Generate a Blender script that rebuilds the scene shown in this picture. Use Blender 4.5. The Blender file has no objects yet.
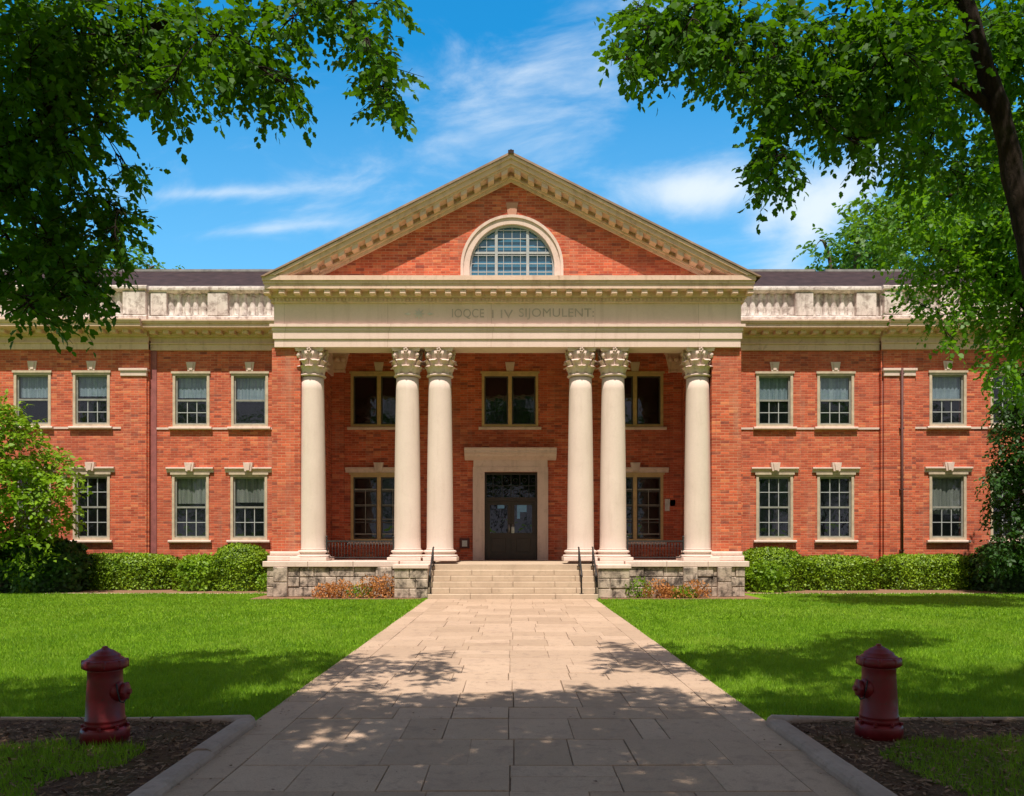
import bpy, math, random
import numpy as np
from mathutils import Vector, Matrix, noise as mnoise
S = bpy.context.scene
C = S.collection
R = math.radians
rng = np.random.default_rng(7)
random.seed(7)

# ------------------------------------------------------------------ camera
cd = bpy.data.cameras.new('camera'); cam = bpy.data.objects.new('camera', cd); C.objects.link(cam)
F = 796.4; VX = 511.0; HY = 539.0
cd.sensor_width = 36; cd.lens = 36 * F / 1024
cd.shift_x = (512 - VX) / 1024; cd.shift_y = (HY - 398) / 1024
cd.clip_start = 0.05; cd.clip_end = 3000
cam.location = (0, 0, 1.6); cam.rotation_euler = (R(90), 0, 0)
S.camera = cam

# ------------------------------------------------------------------ sun, sky, exposure
SUN_EL, SUN_AZ = 65.0, -4.0        # sun behind the camera, a touch to the left
sd = bpy.data.lights.new('sun', 'SUN'); sun = bpy.data.objects.new('sun', sd); C.objects.link(sun)
sd.energy = 5.0; sd.angle = R(0.55); sd.color = (1.0, 0.905, 0.80)
sv = Vector((math.sin(R(SUN_AZ)) * math.cos(R(SUN_EL)), -math.cos(R(SUN_AZ)) * math.cos(R(SUN_EL)), math.sin(R(SUN_EL))))
sun.rotation_euler = sv.to_track_quat('Z', 'Y').to_euler()
sun.location = (0, -20, 40)
S.view_settings.view_transform = 'Standard'; S.view_settings.look = 'None'
S.view_settings.exposure = 0.30; S.view_settings.gamma = 1
S.view_settings.use_curve_mapping = False

w = bpy.data.worlds.new('World'); S.world = w; w.use_nodes = True
nt = w.node_tree; nt.nodes.clear()
def N(nt, typ, **k):
    n = nt.nodes.new(typ)
    for a, v in k.items(): setattr(n, a, v)
    return n
def lk(nt, a, b): nt.links.new(a, b)
def mth(nt, op, a, b=None, c=None, clamp=False):
    n = N(nt, 'ShaderNodeMath', operation=op); n.use_clamp = clamp
    for i, v in enumerate((a, b, c)):
        if v is None: continue
        if isinstance(v, (int, float)): n.inputs[i].default_value = v
        else: lk(nt, v, n.inputs[i])
    return n.outputs[0]
def mixc(nt, f, a, b, bt='MIX'):
    n = N(nt, 'ShaderNodeMix', data_type='RGBA', blend_type=bt)
    n.clamp_factor = True
    for i, v in ((0, f), (6, a), (7, b)):
        if isinstance(v, (int, float)): n.inputs[i].default_value = v
        elif isinstance(v, tuple): n.inputs[i].default_value = (*v, 1) if len(v) == 3 else v
        else: lk(nt, v, n.inputs[i])
    return n.outputs[2]
def rampf(nt, f, a, b, lo=0.0, hi=1.0):
    n = N(nt, 'ShaderNodeMapRange'); n.inputs[1].default_value = a; n.inputs[2].default_value = b; n.inputs[3].default_value = lo; n.inputs[4].default_value = hi
    lk(nt, f, n.inputs[0]); return n.outputs[0]
sky = N(nt, 'ShaderNodeTexSky', sky_type='NISHITA'); sky.sun_disc = False
sky.sun_elevation = R(SUN_EL); sky.sun_rotation = math.atan2(sv.x, sv.y)
sky.air_density = 1.0; sky.dust_density = 0.3; sky.ozone_density = 2.2
hs = N(nt, 'ShaderNodeHueSaturation'); hs.inputs['Saturation'].default_value = 1.22; hs.inputs['Hue'].default_value = 0.485
hs.inputs['Value'].default_value = 1.25
lk(nt, sky.outputs[0], hs.inputs['Color'])
tc = N(nt, 'ShaderNodeTexCoord'); sx = N(nt, 'ShaderNodeSeparateXYZ'); lk(nt, tc.outputs['Generated'], sx.inputs[0])
yy = mth(nt, 'MAXIMUM', mth(nt, 'ABSOLUTE', sx.outputs[1]), 0.08)
u = mth(nt, 'DIVIDE', sx.outputs[0], yy); v = mth(nt, 'DIVIDE', sx.outputs[2], yy)
cb = N(nt, 'ShaderNodeCombineXYZ')
lk(nt, mth(nt, 'MULTIPLY_ADD', u, 3.2, mth(nt, 'MULTIPLY', v, -1.4)), cb.inputs[0]); lk(nt, mth(nt, 'MULTIPLY', v, 7.0), cb.inputs[1])
nz = N(nt, 'ShaderNodeTexNoise'); nz.inputs['Scale'].default_value = 1.5; nz.inputs['Detail'].default_value = 9; nz.inputs['Roughness'].default_value = 0.6
nz.inputs['Distortion'].default_value = 0.5
lk(nt, cb.outputs[0], nz.inputs['Vector'])
def blob(u0, v0, su, sv_, sh=0.0):
    a = mth(nt, 'SUBTRACT', u, u0); b = mth(nt, 'SUBTRACT', v, v0)
    b = mth(nt, 'MULTIPLY_ADD', a, -sh, b)
    a = mth(nt, 'DIVIDE', a, su); b = mth(nt, 'DIVIDE', b, sv_)
    r = mth(nt, 'ADD', mth(nt, 'MULTIPLY', a, a), mth(nt, 'MULTIPLY', b, b))
    return mth(nt, 'DIVIDE', 1.0, mth(nt, 'MULTIPLY_ADD', r, 1.0, 1.0))
bl = mth(nt, 'MULTIPLY', blob(0.245, 0.437, 0.085, 0.026, 0.08), 0.50)
for p in ((0.42, 0.44, 0.06, 0.035, 0.5, 0.34), (0.36, 0.365, 0.05, 0.035, 1.0, 0.36), (0.32, 0.40, 0.03, 0.02, 0.6, 0.18), (-0.36, 0.435, 0.11, 0.008, 0.04, 0.30),
          (0.10, 0.66, 0.20, 0.06, 0.6, 0.27), (0.02, 0.52, 0.22, 0.03, 0.25, 0.14), (0.20, 0.56, 0.12, 0.03, -0.2, 0.16), (-0.28, 0.392, 0.07, 0.007, 0.1, 0.27), (-0.1, 0.45, 0.35, 0.06, 0.0, 0.05)):
    bl = mth(nt, 'ADD', bl, mth(nt, 'MULTIPLY', blob(*p[:5]), p[5]))
cm = mth(nt, 'ADD', nz.outputs[0], bl)
mr = N(nt, 'ShaderNodeMapRange', interpolation_type='SMOOTHSTEP'); mr.inputs[1].default_value = 0.62; mr.inputs[2].default_value = 1.18
mr.inputs[3].default_value = 0.0; mr.inputs[4].default_value = 0.9
lk(nt, cm, mr.inputs[0])
skyb = mixc(nt, 1.0, hs.outputs[0], (0.28, 1.50, 1.85), 'MULTIPLY')
skyb = mixc(nt, rampf(nt, v, 0.62, 0.25, 0, 0.34), skyb, (5.2, 7.6, 8.6))
# half the sky round and behind the sun whitened: added neutral fill for the facade
back_fill = rampf(nt, mth(nt, 'MULTIPLY_ADD', sx.outputs[1], -1.0, mth(nt, 'MULTIPLY', sx.outputs[2], 0.55)), -0.38, 0.25)
skyb = mixc(nt, back_fill, skyb, (4.4, 4.2, 4.9))
skyc = mixc(nt, mr.outputs[0], skyb, (8.5, 9.4, 10.2))
bg = N(nt, 'ShaderNodeBackground'); bg.inputs[1].default_value = 0.085
lk(nt, skyc, bg.inputs[0])
wo = N(nt, 'ShaderNodeOutputWorld'); lk(nt, bg.outputs[0], wo.inputs[0])

# ------------------------------------------------------------------ helpers
def at(px, py, Y): return Vector(((px - VX) * Y / F, Y, 1.6 + (HY - py) * Y / F))
def X(px, Y): return (px - VX) * Y / F
def Z(py, Y): return 1.6 + (HY - py) * Y / F
def tag(o, label=None, cat=None, group=None, kind=None):
    if label: o['label'] = label
    if cat: o['category'] = cat
    if group: o['group'] = group
    if kind: o['kind'] = kind
    return o
WL = {}
def wl(o):
    v = Vector((0, 0, 0))
    while o is not None:
        v = v + o.location; o = o.parent
    return v
def thing(name, loc, label, cat, group=None, rz=0):
    o = bpy.data.objects.new(name, None); C.objects.link(o); o.location = loc; o.rotation_euler.z = rz
    o.empty_display_size = 0.2
    return tag(o, label, cat, group)
def link(name, me, mat, parent=None, loc=None, local=False):
    o = bpy.data.objects.new(name, me); C.objects.link(o)
    if mat: me.materials.append(mat)
    if parent is not None: o.parent = parent
    if local:
        if loc is not None: o.location = loc
    else:                                   # mesh is in world space: move it into the parent's space
        off = wl(parent) if parent is not None else Vector((0, 0, 0))
        if loc is not None:
            o.location = Vector(loc) - off
            me.transform(Matrix.Translation(-Vector(loc)))
        else:
            me.transform(Matrix.Translation(-off))
    return o
class MB:
    def __init__(s): s.v = []; s.f = []; s.sm = []
    def add(s, vs, fs, sm=False):
        b = len(s.v); s.v += [tuple(p) for p in vs]; s.f += [tuple(i + b for i in f) for f in fs]; s.sm += [sm] * len(fs)
    def box(s, x0, x1, y0, y1, z0, z1):
        s.add([(x0, y0, z0), (x1, y0, z0), (x1, y1, z0), (x0, y1, z0), (x0, y0, z1), (x1, y0, z1), (x1, y1, z1), (x0, y1, z1)],
              [(0, 3, 2, 1), (4, 5, 6, 7), (0, 1, 5, 4), (1, 2, 6, 5), (2, 3, 7, 6), (3, 0, 4, 7)])
    def cbox(s, x0, x1, y0, y1, z0, z1, c=0.01):     # box with chamfered front/top edges
        a = [(x0, z0), (x1, z0), (x1, z1), (x0, z1)]
        b = [(x0 + c, z0 + c), (x1 - c, z0 + c), (x1 - c, z1 - c), (x0 + c, z1 - c)]
        vs = [(p[0], y0, p[1]) for p in b] + [(p[0], y0 + c, p[1]) for p in a] + [(p[0], y1, p[1]) for p in a]
        fs = [(0, 1, 2, 3), (8, 11, 10, 9)]
        for i in range(4):
            j = (i + 1) % 4
            fs += [(i, i + 4, j + 4, j), (i + 4, i + 8, j + 8, j + 4)]
        s.add(vs, fs)
    def prism(s, poly, y0, y1):                      # polygon in XZ pushed from y0 to y1
        n = len(poly)
        vs = [(p[0], y0, p[1]) for p in poly] + [(p[0], y1, p[1]) for p in poly]
        s.add(vs, [tuple(range(n)), tuple(range(2 * n - 1, n - 1, -1))] + [(i, i + n, (i + 1) % n + n, (i + 1) % n) for i in range(n)])
    def extx(s, prof, x0, x1):                       # profile in YZ pushed along X
        n = len(prof)
        vs = [(x0, p[0], p[1]) for p in prof] + [(x1, p[0], p[1]) for p in prof]
        s.add(vs, [tuple(range(n)), tuple(range(2 * n - 1, n - 1, -1))] + [(i, i + n, (i + 1) % n + n, (i + 1) % n) for i in range(n)])
    def lathe(s, prof, c=(0, 0, 0), n=32, axis='Z', cap=True, sm=True):
        vs = []
        for r, h in prof:
            for i in range(n):
                a = 2 * math.pi * i / n
                p = (r * math.cos(a), r * math.sin(a), h)
                if axis == 'X': p = (h, r * math.cos(a), r * math.sin(a))
                if axis == 'Y': p = (r * math.cos(a), h, r * math.sin(a))
                vs.append((c[0] + p[0], c[1] + p[1], c[2] + p[2]))
        fs = [(k * n + i, k * n + (i + 1) % n, (k + 1) * n + (i + 1) % n, (k + 1) * n + i) for k in range(len(prof) - 1) for i in range(n)]
        s.add(vs, fs, sm)
        if cap:
            b = len(s.v) - len(vs); m = (len(prof) - 1) * n
            s.f.append(tuple(b + i for i in range(n - 1, -1, -1))); s.sm.append(False)
            s.f.append(tuple(b + m + i for i in range(n))); s.sm.append(False)
    def tube(s, pts, rad, n=6, sm=True):
        pts = [Vector(p) for p in pts]; vs = []
        if isinstance(rad, (int, float)): rad = [rad] * len(pts)
        ref = Vector((0.13, 0.31, 1)).normalized()
        for i, p in enumerate(pts):
            d = (pts[min(i + 1, len(pts) - 1)] - pts[max(i - 1, 0)]).normalized()
            rr = ref if abs(d.dot(ref)) < 0.95 else Vector((1, 0, 0))
            a = d.cross(rr).normalized(); b = d.cross(a)
            for k in range(n):
                t = 2 * math.pi * k / n
                vs.append(p + (a * math.cos(t) + b * math.sin(t)) * rad[i])
        fs = [(k * n + i, k * n + (i + 1) % n, (k + 1) * n + (i + 1) % n, (k + 1) * n + i) for k in range(len(pts) - 1) for i in range(n)]
        fs += [tuple(range(n)), tuple(len(vs) - n + i for i in range(n - 1, -1, -1))]
        s.add(vs, fs, sm)
    def mesh(s, name):
        me = bpy.data.meshes.new(name); me.from_pydata(s.v, [], s.f); me.update()
        me.polygons.foreach_set('use_smooth', s.sm)
        import bmesh
        bm = bmesh.new(); bm.from_mesh(me); bmesh.ops.recalc_face_normals(bm, faces=bm.faces); bm.to_mesh(me); bm.free()
        return me
    def build(s, name, mat, parent=None, loc=None, local=False): return link(name, s.mesh(name), mat, parent, loc, local)

# ------------------------------------------------------------------ materials
def newmat(name):
    m = bpy.data.materials.new(name); m.use_nodes = True
    nt = m.node_tree; b = nt.nodes['Principled BSDF']
    return m, nt, b
def tex_noise(nt, vec, scale, detail=4, rough=0.55, dist=0.0):
    n = N(nt, 'ShaderNodeTexNoise'); n.inputs['Scale'].default_value = scale; n.inputs['Detail'].default_value = detail
    n.inputs['Roughness'].default_value = rough; n.inputs['Distortion'].default_value = dist
    if vec is not None: lk(nt, vec, n.inputs['Vector'])
    return n.outputs[0]
def pos(nt): return N(nt, 'ShaderNodeNewGeometry').outputs['Position']
def scalev(nt, v, s):
    n = N(nt, 'ShaderNodeVectorMath', operation='MULTIPLY'); lk(nt, v, n.inputs[0]); n.inputs[1].default_value = s; return n.outputs[0]
def bump(nt, b, h, st=0.3, d=0.02):
    n = N(nt, 'ShaderNodeBump'); n.inputs['Strength'].default_value = st; n.inputs['Distance'].default_value = d
    lk(nt, h, n.inputs['Height']); lk(nt, n.outputs[0], b.inputs['Normal'])
def wallvec(nt):
    sp = N(nt, 'ShaderNodeSeparateXYZ'); lk(nt, pos(nt), sp.inputs[0])
    cb = N(nt, 'ShaderNodeCombineXYZ'); lk(nt, mth(nt, 'ADD', sp.outputs[0], sp.outputs[1]), cb.inputs[0]); lk(nt, sp.outputs[2], cb.inputs[1])
    return cb.outputs[0]

def brick_mat():
    m, nt, b = newmat('red_brick')
    vec = wallvec(nt)
    br = N(nt, 'ShaderNodeTexBrick'); lk(nt, vec, br.inputs['Vector'])
    br.inputs['Scale'].default_value = 1; br.inputs['Brick Width'].default_value = 0.24; br.inputs['Row Height'].default_value = 0.078
    br.inputs['Mortar Size'].default_value = 0.009; br.inputs['Mortar Smooth'].default_value = 0.2; br.inputs['Bias'].default_value = -0.1
    br.inputs['Color1'].default_value = (0.655, 0.138, 0.062, 1); br.inputs['Color2'].default_value = (0.38, 0.062, 0.033, 1)
    br.inputs['Mortar'].default_value = (0.56, 0.24, 0.145, 1)
    # second layer of per-brick tone so that runs of bricks do not repeat
    cells = N(nt, 'ShaderNodeTexWhiteNoise', noise_dimensions='2D')
    sn = N(nt, 'ShaderNodeVectorMath', operation='SNAP'); lk(nt, vec, sn.inputs[0]); sn.inputs[1].default_value = (0.24, 0.078, 1)
    lk(nt, sn.outputs[0], cells.inputs['Vector'])
    f = rampf(nt, cells.outputs[0], 0, 1, 0.82, 1.16)
    c = mixc(nt, 1.0, br.outputs[0], f, 'MULTIPLY')
    c = mixc(nt, rampf(nt, cells.outputs[0], 0.93, 0.97, 0, 0.45), c, (0.72, 0.30, 0.13))
    c = mixc(nt, rampf(nt, cells.outputs[0], 0.07, 0.02, 0, 0.7), c, (0.20, 0.06, 0.05))
    # weather: large soft patches, streaks running down
    n1 = tex_noise(nt, vec, 0.55, 5, 0.6)
    c = mixc(nt, rampf(nt, n1, 0.42, 0.68, 0, 0.5), c, (0.36, 0.10, 0.065))
    n5 = tex_noise(nt, scalev(nt, vec, (1.8, 9.0, 1)), 1.0, 5, 0.7)
    c = mixc(nt, rampf(nt, n5, 0.52, 0.72, 0, 0.6), c, (0.66, 0.26, 0.15))
    c = mixc(nt, rampf(nt, n5, 0.46, 0.30, 0, 0.5), c, (0.38, 0.068, 0.04))
    n2 = tex_noise(nt, scalev(nt, vec, (2.2, 0.28, 1)), 1.0, 5, 0.65)
    c = mixc(nt, rampf(nt, n2, 0.55, 0.75, 0, 0.5), c, (0.48, 0.26, 0.18))
    n10 = tex_noise(nt, scalev(nt, vec, (4.5, 0.35, 1)), 1.0, 6, 0.7)
    c = mixc(nt, rampf(nt, n10, 0.56, 0.76, 0, 0.55), c, (0.20, 0.055, 0.042))
    n6 = tex_noise(nt, vec, 3.2, 6, 0.7)
    c = mixc(nt, rampf(nt, n6, 0.55, 0.78, 0, 0.45), c, (0.27, 0.07, 0.05))
    c = mixc(nt, rampf(nt, n6, 0.42, 0.25, 0, 0.4), c, (0.68, 0.27, 0.16))
    lk(nt, c, b.inputs['Base Color']); b.inputs['Roughness'].default_value = 0.92; b.inputs['Specular IOR Level'].default_value = 0.25
    bump(nt, b, mth(nt, 'ADD', mth(nt, 'MULTIPLY', br.outputs[1], -1.0), mth(nt, 'MULTIPLY', cells.outputs[0], 0.35)), 0.6, 0.012)
    return m
def stone_mat(name, c1, c2, stain=(0.20, 0.17, 0.13), amt=0.3, streak=0.3, sc=1.0, rough=0.85, bmp=0.25, joints=False, thr=0.55):
    m, nt, b = newmat(name)
    p = pos(nt)
    n1 = tex_noise(nt, p, 1.3 * sc, 6, 0.62); n2 = tex_noise(nt, scalev(nt, p, (5, 5, 0.6)), 1.0, 6, 0.65); n3 = tex_noise(nt, p, 28, 4, 0.6)
    n4 = tex_noise(nt, p, 5.5 * sc, 7, 0.7, 0.4)
    c = mixc(nt, rampf(nt, n1, 0.3, 0.7), c1, c2)
    c = mixc(nt, rampf(nt, n2, 0.52, 0.8, 0, streak), c, stain)
    c = mixc(nt, rampf(nt, n4, thr, thr + 0.17, 0, amt), c, stain)
    c = mixc(nt, rampf(nt, n3, 0.3, 0.7, 0, 0.14), c, tuple(x * 0.6 for x in c1))
    if joints:
        br = N(nt, 'ShaderNodeTexBrick'); lk(nt, wallvec(nt), br.inputs['Vector'])
        br.inputs['Scale'].default_value = 1; br.inputs['Brick Width'].default_value = joints; br.inputs['Row Height'].default_value = 50
        br.inputs['Mortar Size'].default_value = 0.008; br.inputs['Color1'].default_value = (1, 1, 1, 1); br.inputs['Color2'].default_value = (0.95, 0.94, 0.93, 1)
        br.inputs['Mortar'].default_value = (0.74, 0.70, 0.66, 1)
        c = mixc(nt, 1.0, c, br.outputs[0], 'MULTIPLY')
    lk(nt, c, b.inputs['Base Color']); b.inputs['Roughness'].default_value = rough; b.inputs['Specular IOR Level'].default_value = 0.25
    bump(nt, b, mth(nt, 'ADD', n3, n4), bmp, 0.01)
    return m
def flat(name, col, rough=0.6, var=0.25, sc=6, metal=0.0, spec=0.5, bmp=0.0):
    m, nt, b = newmat(name)
    n = tex_noise(nt, pos(nt), sc, 5, 0.6)
    c = mixc(nt, rampf(nt, n, 0.3, 0.7), tuple(x * (1 - var) for x in col), tuple(min(1, x * (1 + var)) for x in col))
    lk(nt, c, b.inputs['Base Color']); b.inputs['Roughness'].default_value = rough; b.inputs['Metallic'].default_value = metal
    b.inputs['Specular IOR Level'].default_value = spec
    if bmp: bump(nt, b, tex_noise(nt, pos(nt), sc * 6, 3), bmp, 0.01)
    return m
def leaf_mat(name, dark, light, trans=0.35, tcol=None, nsc=0.9, rough=0.5, spec=0.35):
    m, nt, b = newmat(name)
    at_ = N(nt, 'ShaderNodeAttribute'); at_.attribute_name = 'rnd'
    n = tex_noise(nt, pos(nt), nsc, 3, 0.5)
    f = mth(nt, 'ADD', mth(nt, 'MULTIPLY', at_.outputs['Fac'], 0.65), rampf(nt, n, 0.3, 0.7, 0, 0.35))
    c = mixc(nt, f, dark, light)
    if name == 'grass_blade':
        n7 = tex_noise(nt, scalev(nt, pos(nt), (1, .6, 1)), 0.45, 6, 0.7, 0.3); n8 = tex_noise(nt, pos(nt), 2.6, 5, 0.7)
        c = mixc(nt, rampf(nt, n7, 0.48, 0.66, 0, 0.55), c, (0.36, 0.48, 0.06)); c = mixc(nt, rampf(nt, n8, 0.52, 0.30, 0, 0.75), c, (0.05, 0.15, 0.012))
        c = mixc(nt, rampf(nt, n8, 0.60, 0.74, 0, 0.55), c, (0.42, 0.42, 0.14))
    lk(nt, c, b.inputs['Base Color']); b.inputs['Roughness'].default_value = rough; b.inputs['Specular IOR Level'].default_value = spec
    tr = N(nt, 'ShaderNodeBsdfTranslucent')
    tcol = tcol or (light[0] * 1.6, light[1] * 1.45, light[2] * 0.6)
    lk(nt, mixc(nt, f, tuple(x * 0.6 for x in tcol), tcol), tr.inputs[0])
    mx = N(nt, 'ShaderNodeMixShader'); mx.inputs[0].default_value = trans
    lk(nt, b.outputs[0], mx.inputs[1]); lk(nt, tr.outputs[0], mx.inputs[2])
    lk(nt, mx.outputs[0], nt.nodes['Material Output'].inputs[0])
    return m
def bark_mat(name, col):
    m, nt, b = newmat(name); p = pos(nt)
    n = tex_noise(nt, scalev(nt, p, (1, 1, 0.22)), 26, 6, 0.7, 0.6)
    n2 = tex_noise(nt, p, 3, 3)
    c = mixc(nt, rampf(nt, n, 0.35, 0.65), tuple(x * 0.45 for x in col), tuple(x * 1.35 for x in col))
    c = mixc(nt, rampf(nt, n2, 0.55, 0.75, 0, 0.4), c, (0.09, 0.10, 0.06))
    lk(nt, c, b.inputs['Base Color']); b.inputs['Roughness'].default_value = 0.95; b.inputs['Specular IOR Level'].default_value = 0.15
    bump(nt, b, n, 0.9, 0.03); return m
def glass_mat(name, tint=(0.01, 0.014, 0.016), refl=0.10, alpha=0.30):
    # window pane: part clear, part dark, and a wavy mirror on top
    m, nt, b = newmat(name)
    gl = N(nt, 'ShaderNodeBsdfGlossy'); gl.inputs['Roughness'].default_value = 0.04; gl.inputs[0].default_value = (0.9, 0.95, 1, 1)
    df = N(nt, 'ShaderNodeBsdfDiffuse'); df.inputs[0].default_value = (*tint, 1)
    tr = N(nt, 'ShaderNodeBsdfTransparent')
    m1 = N(nt, 'ShaderNodeMixShader'); m1.inputs[0].default_value = alpha; lk(nt, tr.outputs[0], m1.inputs[1]); lk(nt, df.outputs[0], m1.inputs[2])
    m2 = N(nt, 'ShaderNodeMixShader'); m2.inputs[0].default_value = refl; lk(nt, m1.outputs[0], m2.inputs[1]); lk(nt, gl.outputs[0], m2.inputs[2])
    bp = N(nt, 'ShaderNodeBump'); bp.inputs['Strength'].default_value = 0.35; bp.inputs['Distance'].default_value = 0.02
    lk(nt, tex_noise(nt, pos(nt), 2.5, 2), bp.inputs['Height']); lk(nt, bp.outputs[0], gl.inputs['Normal'])
    lk(nt, m2.outputs[0], nt.nodes['Material Output'].inputs[0]); return m
M = {}
M['brick'] = brick_mat()
M['stone'] = stone_mat('limestone', (0.69, 0.53, 0.46), (0.77, 0.60, 0.52), (0.34, 0.24, 0.17), 0.38, 0.5)
M['column'] = stone_mat('column_stone', (0.70, 0.565, 0.495), (0.76, 0.62, 0.545), (0.46, 0.34, 0.27), 0.16, 0.35, bmp=0.12)
M['frieze'] = stone_mat('frieze_stone', (0.76, 0.57, 0.50), (0.82, 0.62, 0.55), (0.50, 0.34, 0.27), 0.22, 0.45, joints=2.9)
M['cornice'] = stone_mat('cornice_stone', (0.70, 0.48, 0.37), (0.80, 0.58, 0.47), (0.30, 0.16, 0.09), 0.55, 0.55)
M['parapet'] = stone_mat('weathered_parapet_stone', (0.60, 0.52, 0.47), (0.80, 0.73, 0.68), (0.24, 0.18, 0.155), 0.8, 1.0, sc=0.8, thr=0.47, joints=1.07)
M['podium'] = stone_mat('rough_podium_stone', (0.40, 0.31, 0.24), (0.66, 0.54, 0.44), (0.04, 0.032, 0.028), 0.95, 1.0, sc=0.7, bmp=1.0, thr=0.455)
M['step'] = stone_mat('step_stone', (0.47, 0.36, 0.26), (0.57, 0.45, 0.33), (0.22, 0.18, 0.13), 0.35, 0.25, sc=1.5)
M['curb'] = stone_mat('curb_stone', (0.32, 0.24, 0.19), (0.44, 0.34, 0.275), (0.13, 0.11, 0.08), 0.5, 0.2, sc=2.0, bmp=0.5)
M['frame'] = flat('cream_window_paint', (0.52, 0.42, 0.31), 0.6, 0.2)
M['ochre'] = flat('ochre_window_frame', (0.52, 0.37, 0.17), 0.6, 0.15)
M['sash'] = flat('grey_sash_paint', (0.26, 0.26, 0.23), 0.55, 0.2)
M['white_sash'] = flat('pale_sash_paint', (0.40, 0.42, 0.42), 0.5, 0.12)
M['dark_sash'] = flat('dark_sash_paint', (0.06, 0.055, 0.05), 0.5, 0.2)
M['room'] = flat('painted_room_gloom', (0.045, 0.04, 0.036), 0.9, 0.5, 1.2)  # near-black colour stands in for the dimness of unlit rooms
M['roof'] = flat('dark_roof_slate', (0.040, 0.024, 0.024), 0.85, 0.4, 3, spec=0.2, bmp=0.4)
M['roof_edge'] = flat('grey_roof_flashing', (0.26, 0.25, 0.24), 0.6, 0.3, 4)
M['edge_copper'] = flat('tan_roof_edge', (0.30, 0.19, 0.13), 0.7, 0.3, 3)
M['door'] = flat('dark_brown_door_paint', (0.030, 0.018, 0.015), 0.4, 0.25, 5)
M['iron'] = flat('black_iron', (0.018, 0.017, 0.018), 0.55, 0.3, 8)
M['steel'] = flat('brushed_metal', (0.55, 0.55, 0.55), 0.35, 0.1, 8, 0.9)
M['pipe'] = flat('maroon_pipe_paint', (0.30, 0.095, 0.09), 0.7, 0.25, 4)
M['darkpipe'] = flat('dark_pipe_paint', (0.10, 0.035, 0.03), 0.7, 0.25, 4)
M['notice'] = flat('pale_notice', (0.55, 0.55, 0.52), 0.6, 0.15)
M['blue'] = flat('blue_notice', (0.16, 0.36, 0.62), 0.5, 0.15)
M['letters'] = flat('weathered_letter_recess', (0.46, 0.355, 0.305), 0.9, 0.2)
M['medallion'] = flat('grey_green_carving', (0.62, 0.54, 0.49), 0.9, 0.2)
M['glass'] = glass_mat('window_glass', (0.012, 0.016, 0.018), 0.05, 0.22)
M['glass_inner'] = glass_mat('shaded_window_glass', (0.006, 0.006, 0.007), 0.06, 0.85)
M['fan_glass'] = glass_mat('fanlight_sky_tint', (0.05, 0.19, 0.31), 0.10, 0.96)  # blue base colour stands in for the sky mirrored in the pane
M['bark'] = bark_mat('dark_bark', (0.028, 0.019, 0.014))
M['bark2'] = bark_mat('grey_bark', (0.13, 0.10, 0.08))
M['leaf'] = leaf_mat('maple_leaf', (0.012, 0.050, 0.003), (0.060, 0.165, 0.005), 0.30, (0.17, 0.42, 0.006), 0.9, 0.62, 0.22)
M['leaf_b'] = leaf_mat('bright_leaf', (0.03, 0.11, 0.005), (0.13, 0.30, 0.012), 0.42, (0.24, 0.50, 0.012), 1.0)
M['leaf_far'] = leaf_mat('far_tree_leaf', (0.045, 0.13, 0.022), (0.10, 0.24, 0.045), 0.35, None, 0.5)
M['leaf_hedge'] = leaf_mat('hedge_leaf', (0.035, 0.10, 0.004), (0.27, 0.42, 0.010), 0.10, (0.28, 0.46, 0.008), 1.4)
M['leaf_shrub'] = leaf_mat('light_shrub_leaf', (0.09, 0.20, 0.008), (0.28, 0.46, 0.016), 0.35, (0.32, 0.52, 0.02), 1.2)
M['leaf_dark'] = leaf_mat('dark_shrub_leaf', (0.018, 0.055, 0.012), (0.045, 0.125, 0.020), 0.3, None, 1.2)
M['leaf_red'] = leaf_mat('bronze_shrub_leaf', (0.07, 0.035, 0.02), (0.16, 0.09, 0.04), 0.3, (0.2, 0.12, 0.04), 1.2)
M['rust'] = leaf_mat('rust_orange_leaf', (0.36, 0.13, 0.035), (0.68, 0.32, 0.10), 0.3, (0.7, 0.34, 0.09), 2.0)
M['red_paint'] = None
def hydrant_paint():
    m, nt, b = newmat('dark_red_hydrant_paint'); p = pos(nt)
    n = tex_noise(nt, p, 9, 6, 0.65); n2 = tex_noise(nt, p, 45, 4, 0.7)
    c = mixc(nt, rampf(nt, n, 0.3, 0.7), (0.12, 0.0028, 0.007), (0.20, 0.005, 0.010))
    c = mixc(nt, rampf(nt, n2, 0.60, 0.68, 0, 0.85), c, (0.055, 0.022, 0.015))
    lk(nt, c, b.inputs['Base Color']); b.inputs['Roughness'].default_value = 0.42
    lk(nt, rampf(nt, n, 0.3, 0.7, 0.32, 0.6), b.inputs['Roughness'])
    bump(nt, b, n2, 0.25, 0.004); return m
M['red_paint'] = hydrant_paint()
def blind_mat():
    m, nt, b = newmat('sky_tinted_curtain'); v = wallvec(nt)
    n = tex_noise(nt, scalev(nt, v, (16, 0.5, 1)), 1.0, 4, 0.6); n2 = tex_noise(nt, scalev(nt, v, (1, 7, 1)), 1.0, 3)
    c = mixc(nt, rampf(nt, n, 0.3, 0.7), (0.24, 0.38, 0.46), (0.62, 0.80, 0.88))  # blue cast of sky reflected in the panes, put into the cloth colour
    c = mixc(nt, rampf(nt, n2, 0.5, 0.7, 0, 0.5), c, (0.26, 0.38, 0.42))
    lk(nt, c, b.inputs['Base Color']); b.inputs['Roughness'].default_value = 0.9; return m
M['blind'] = blind_mat()
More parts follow.
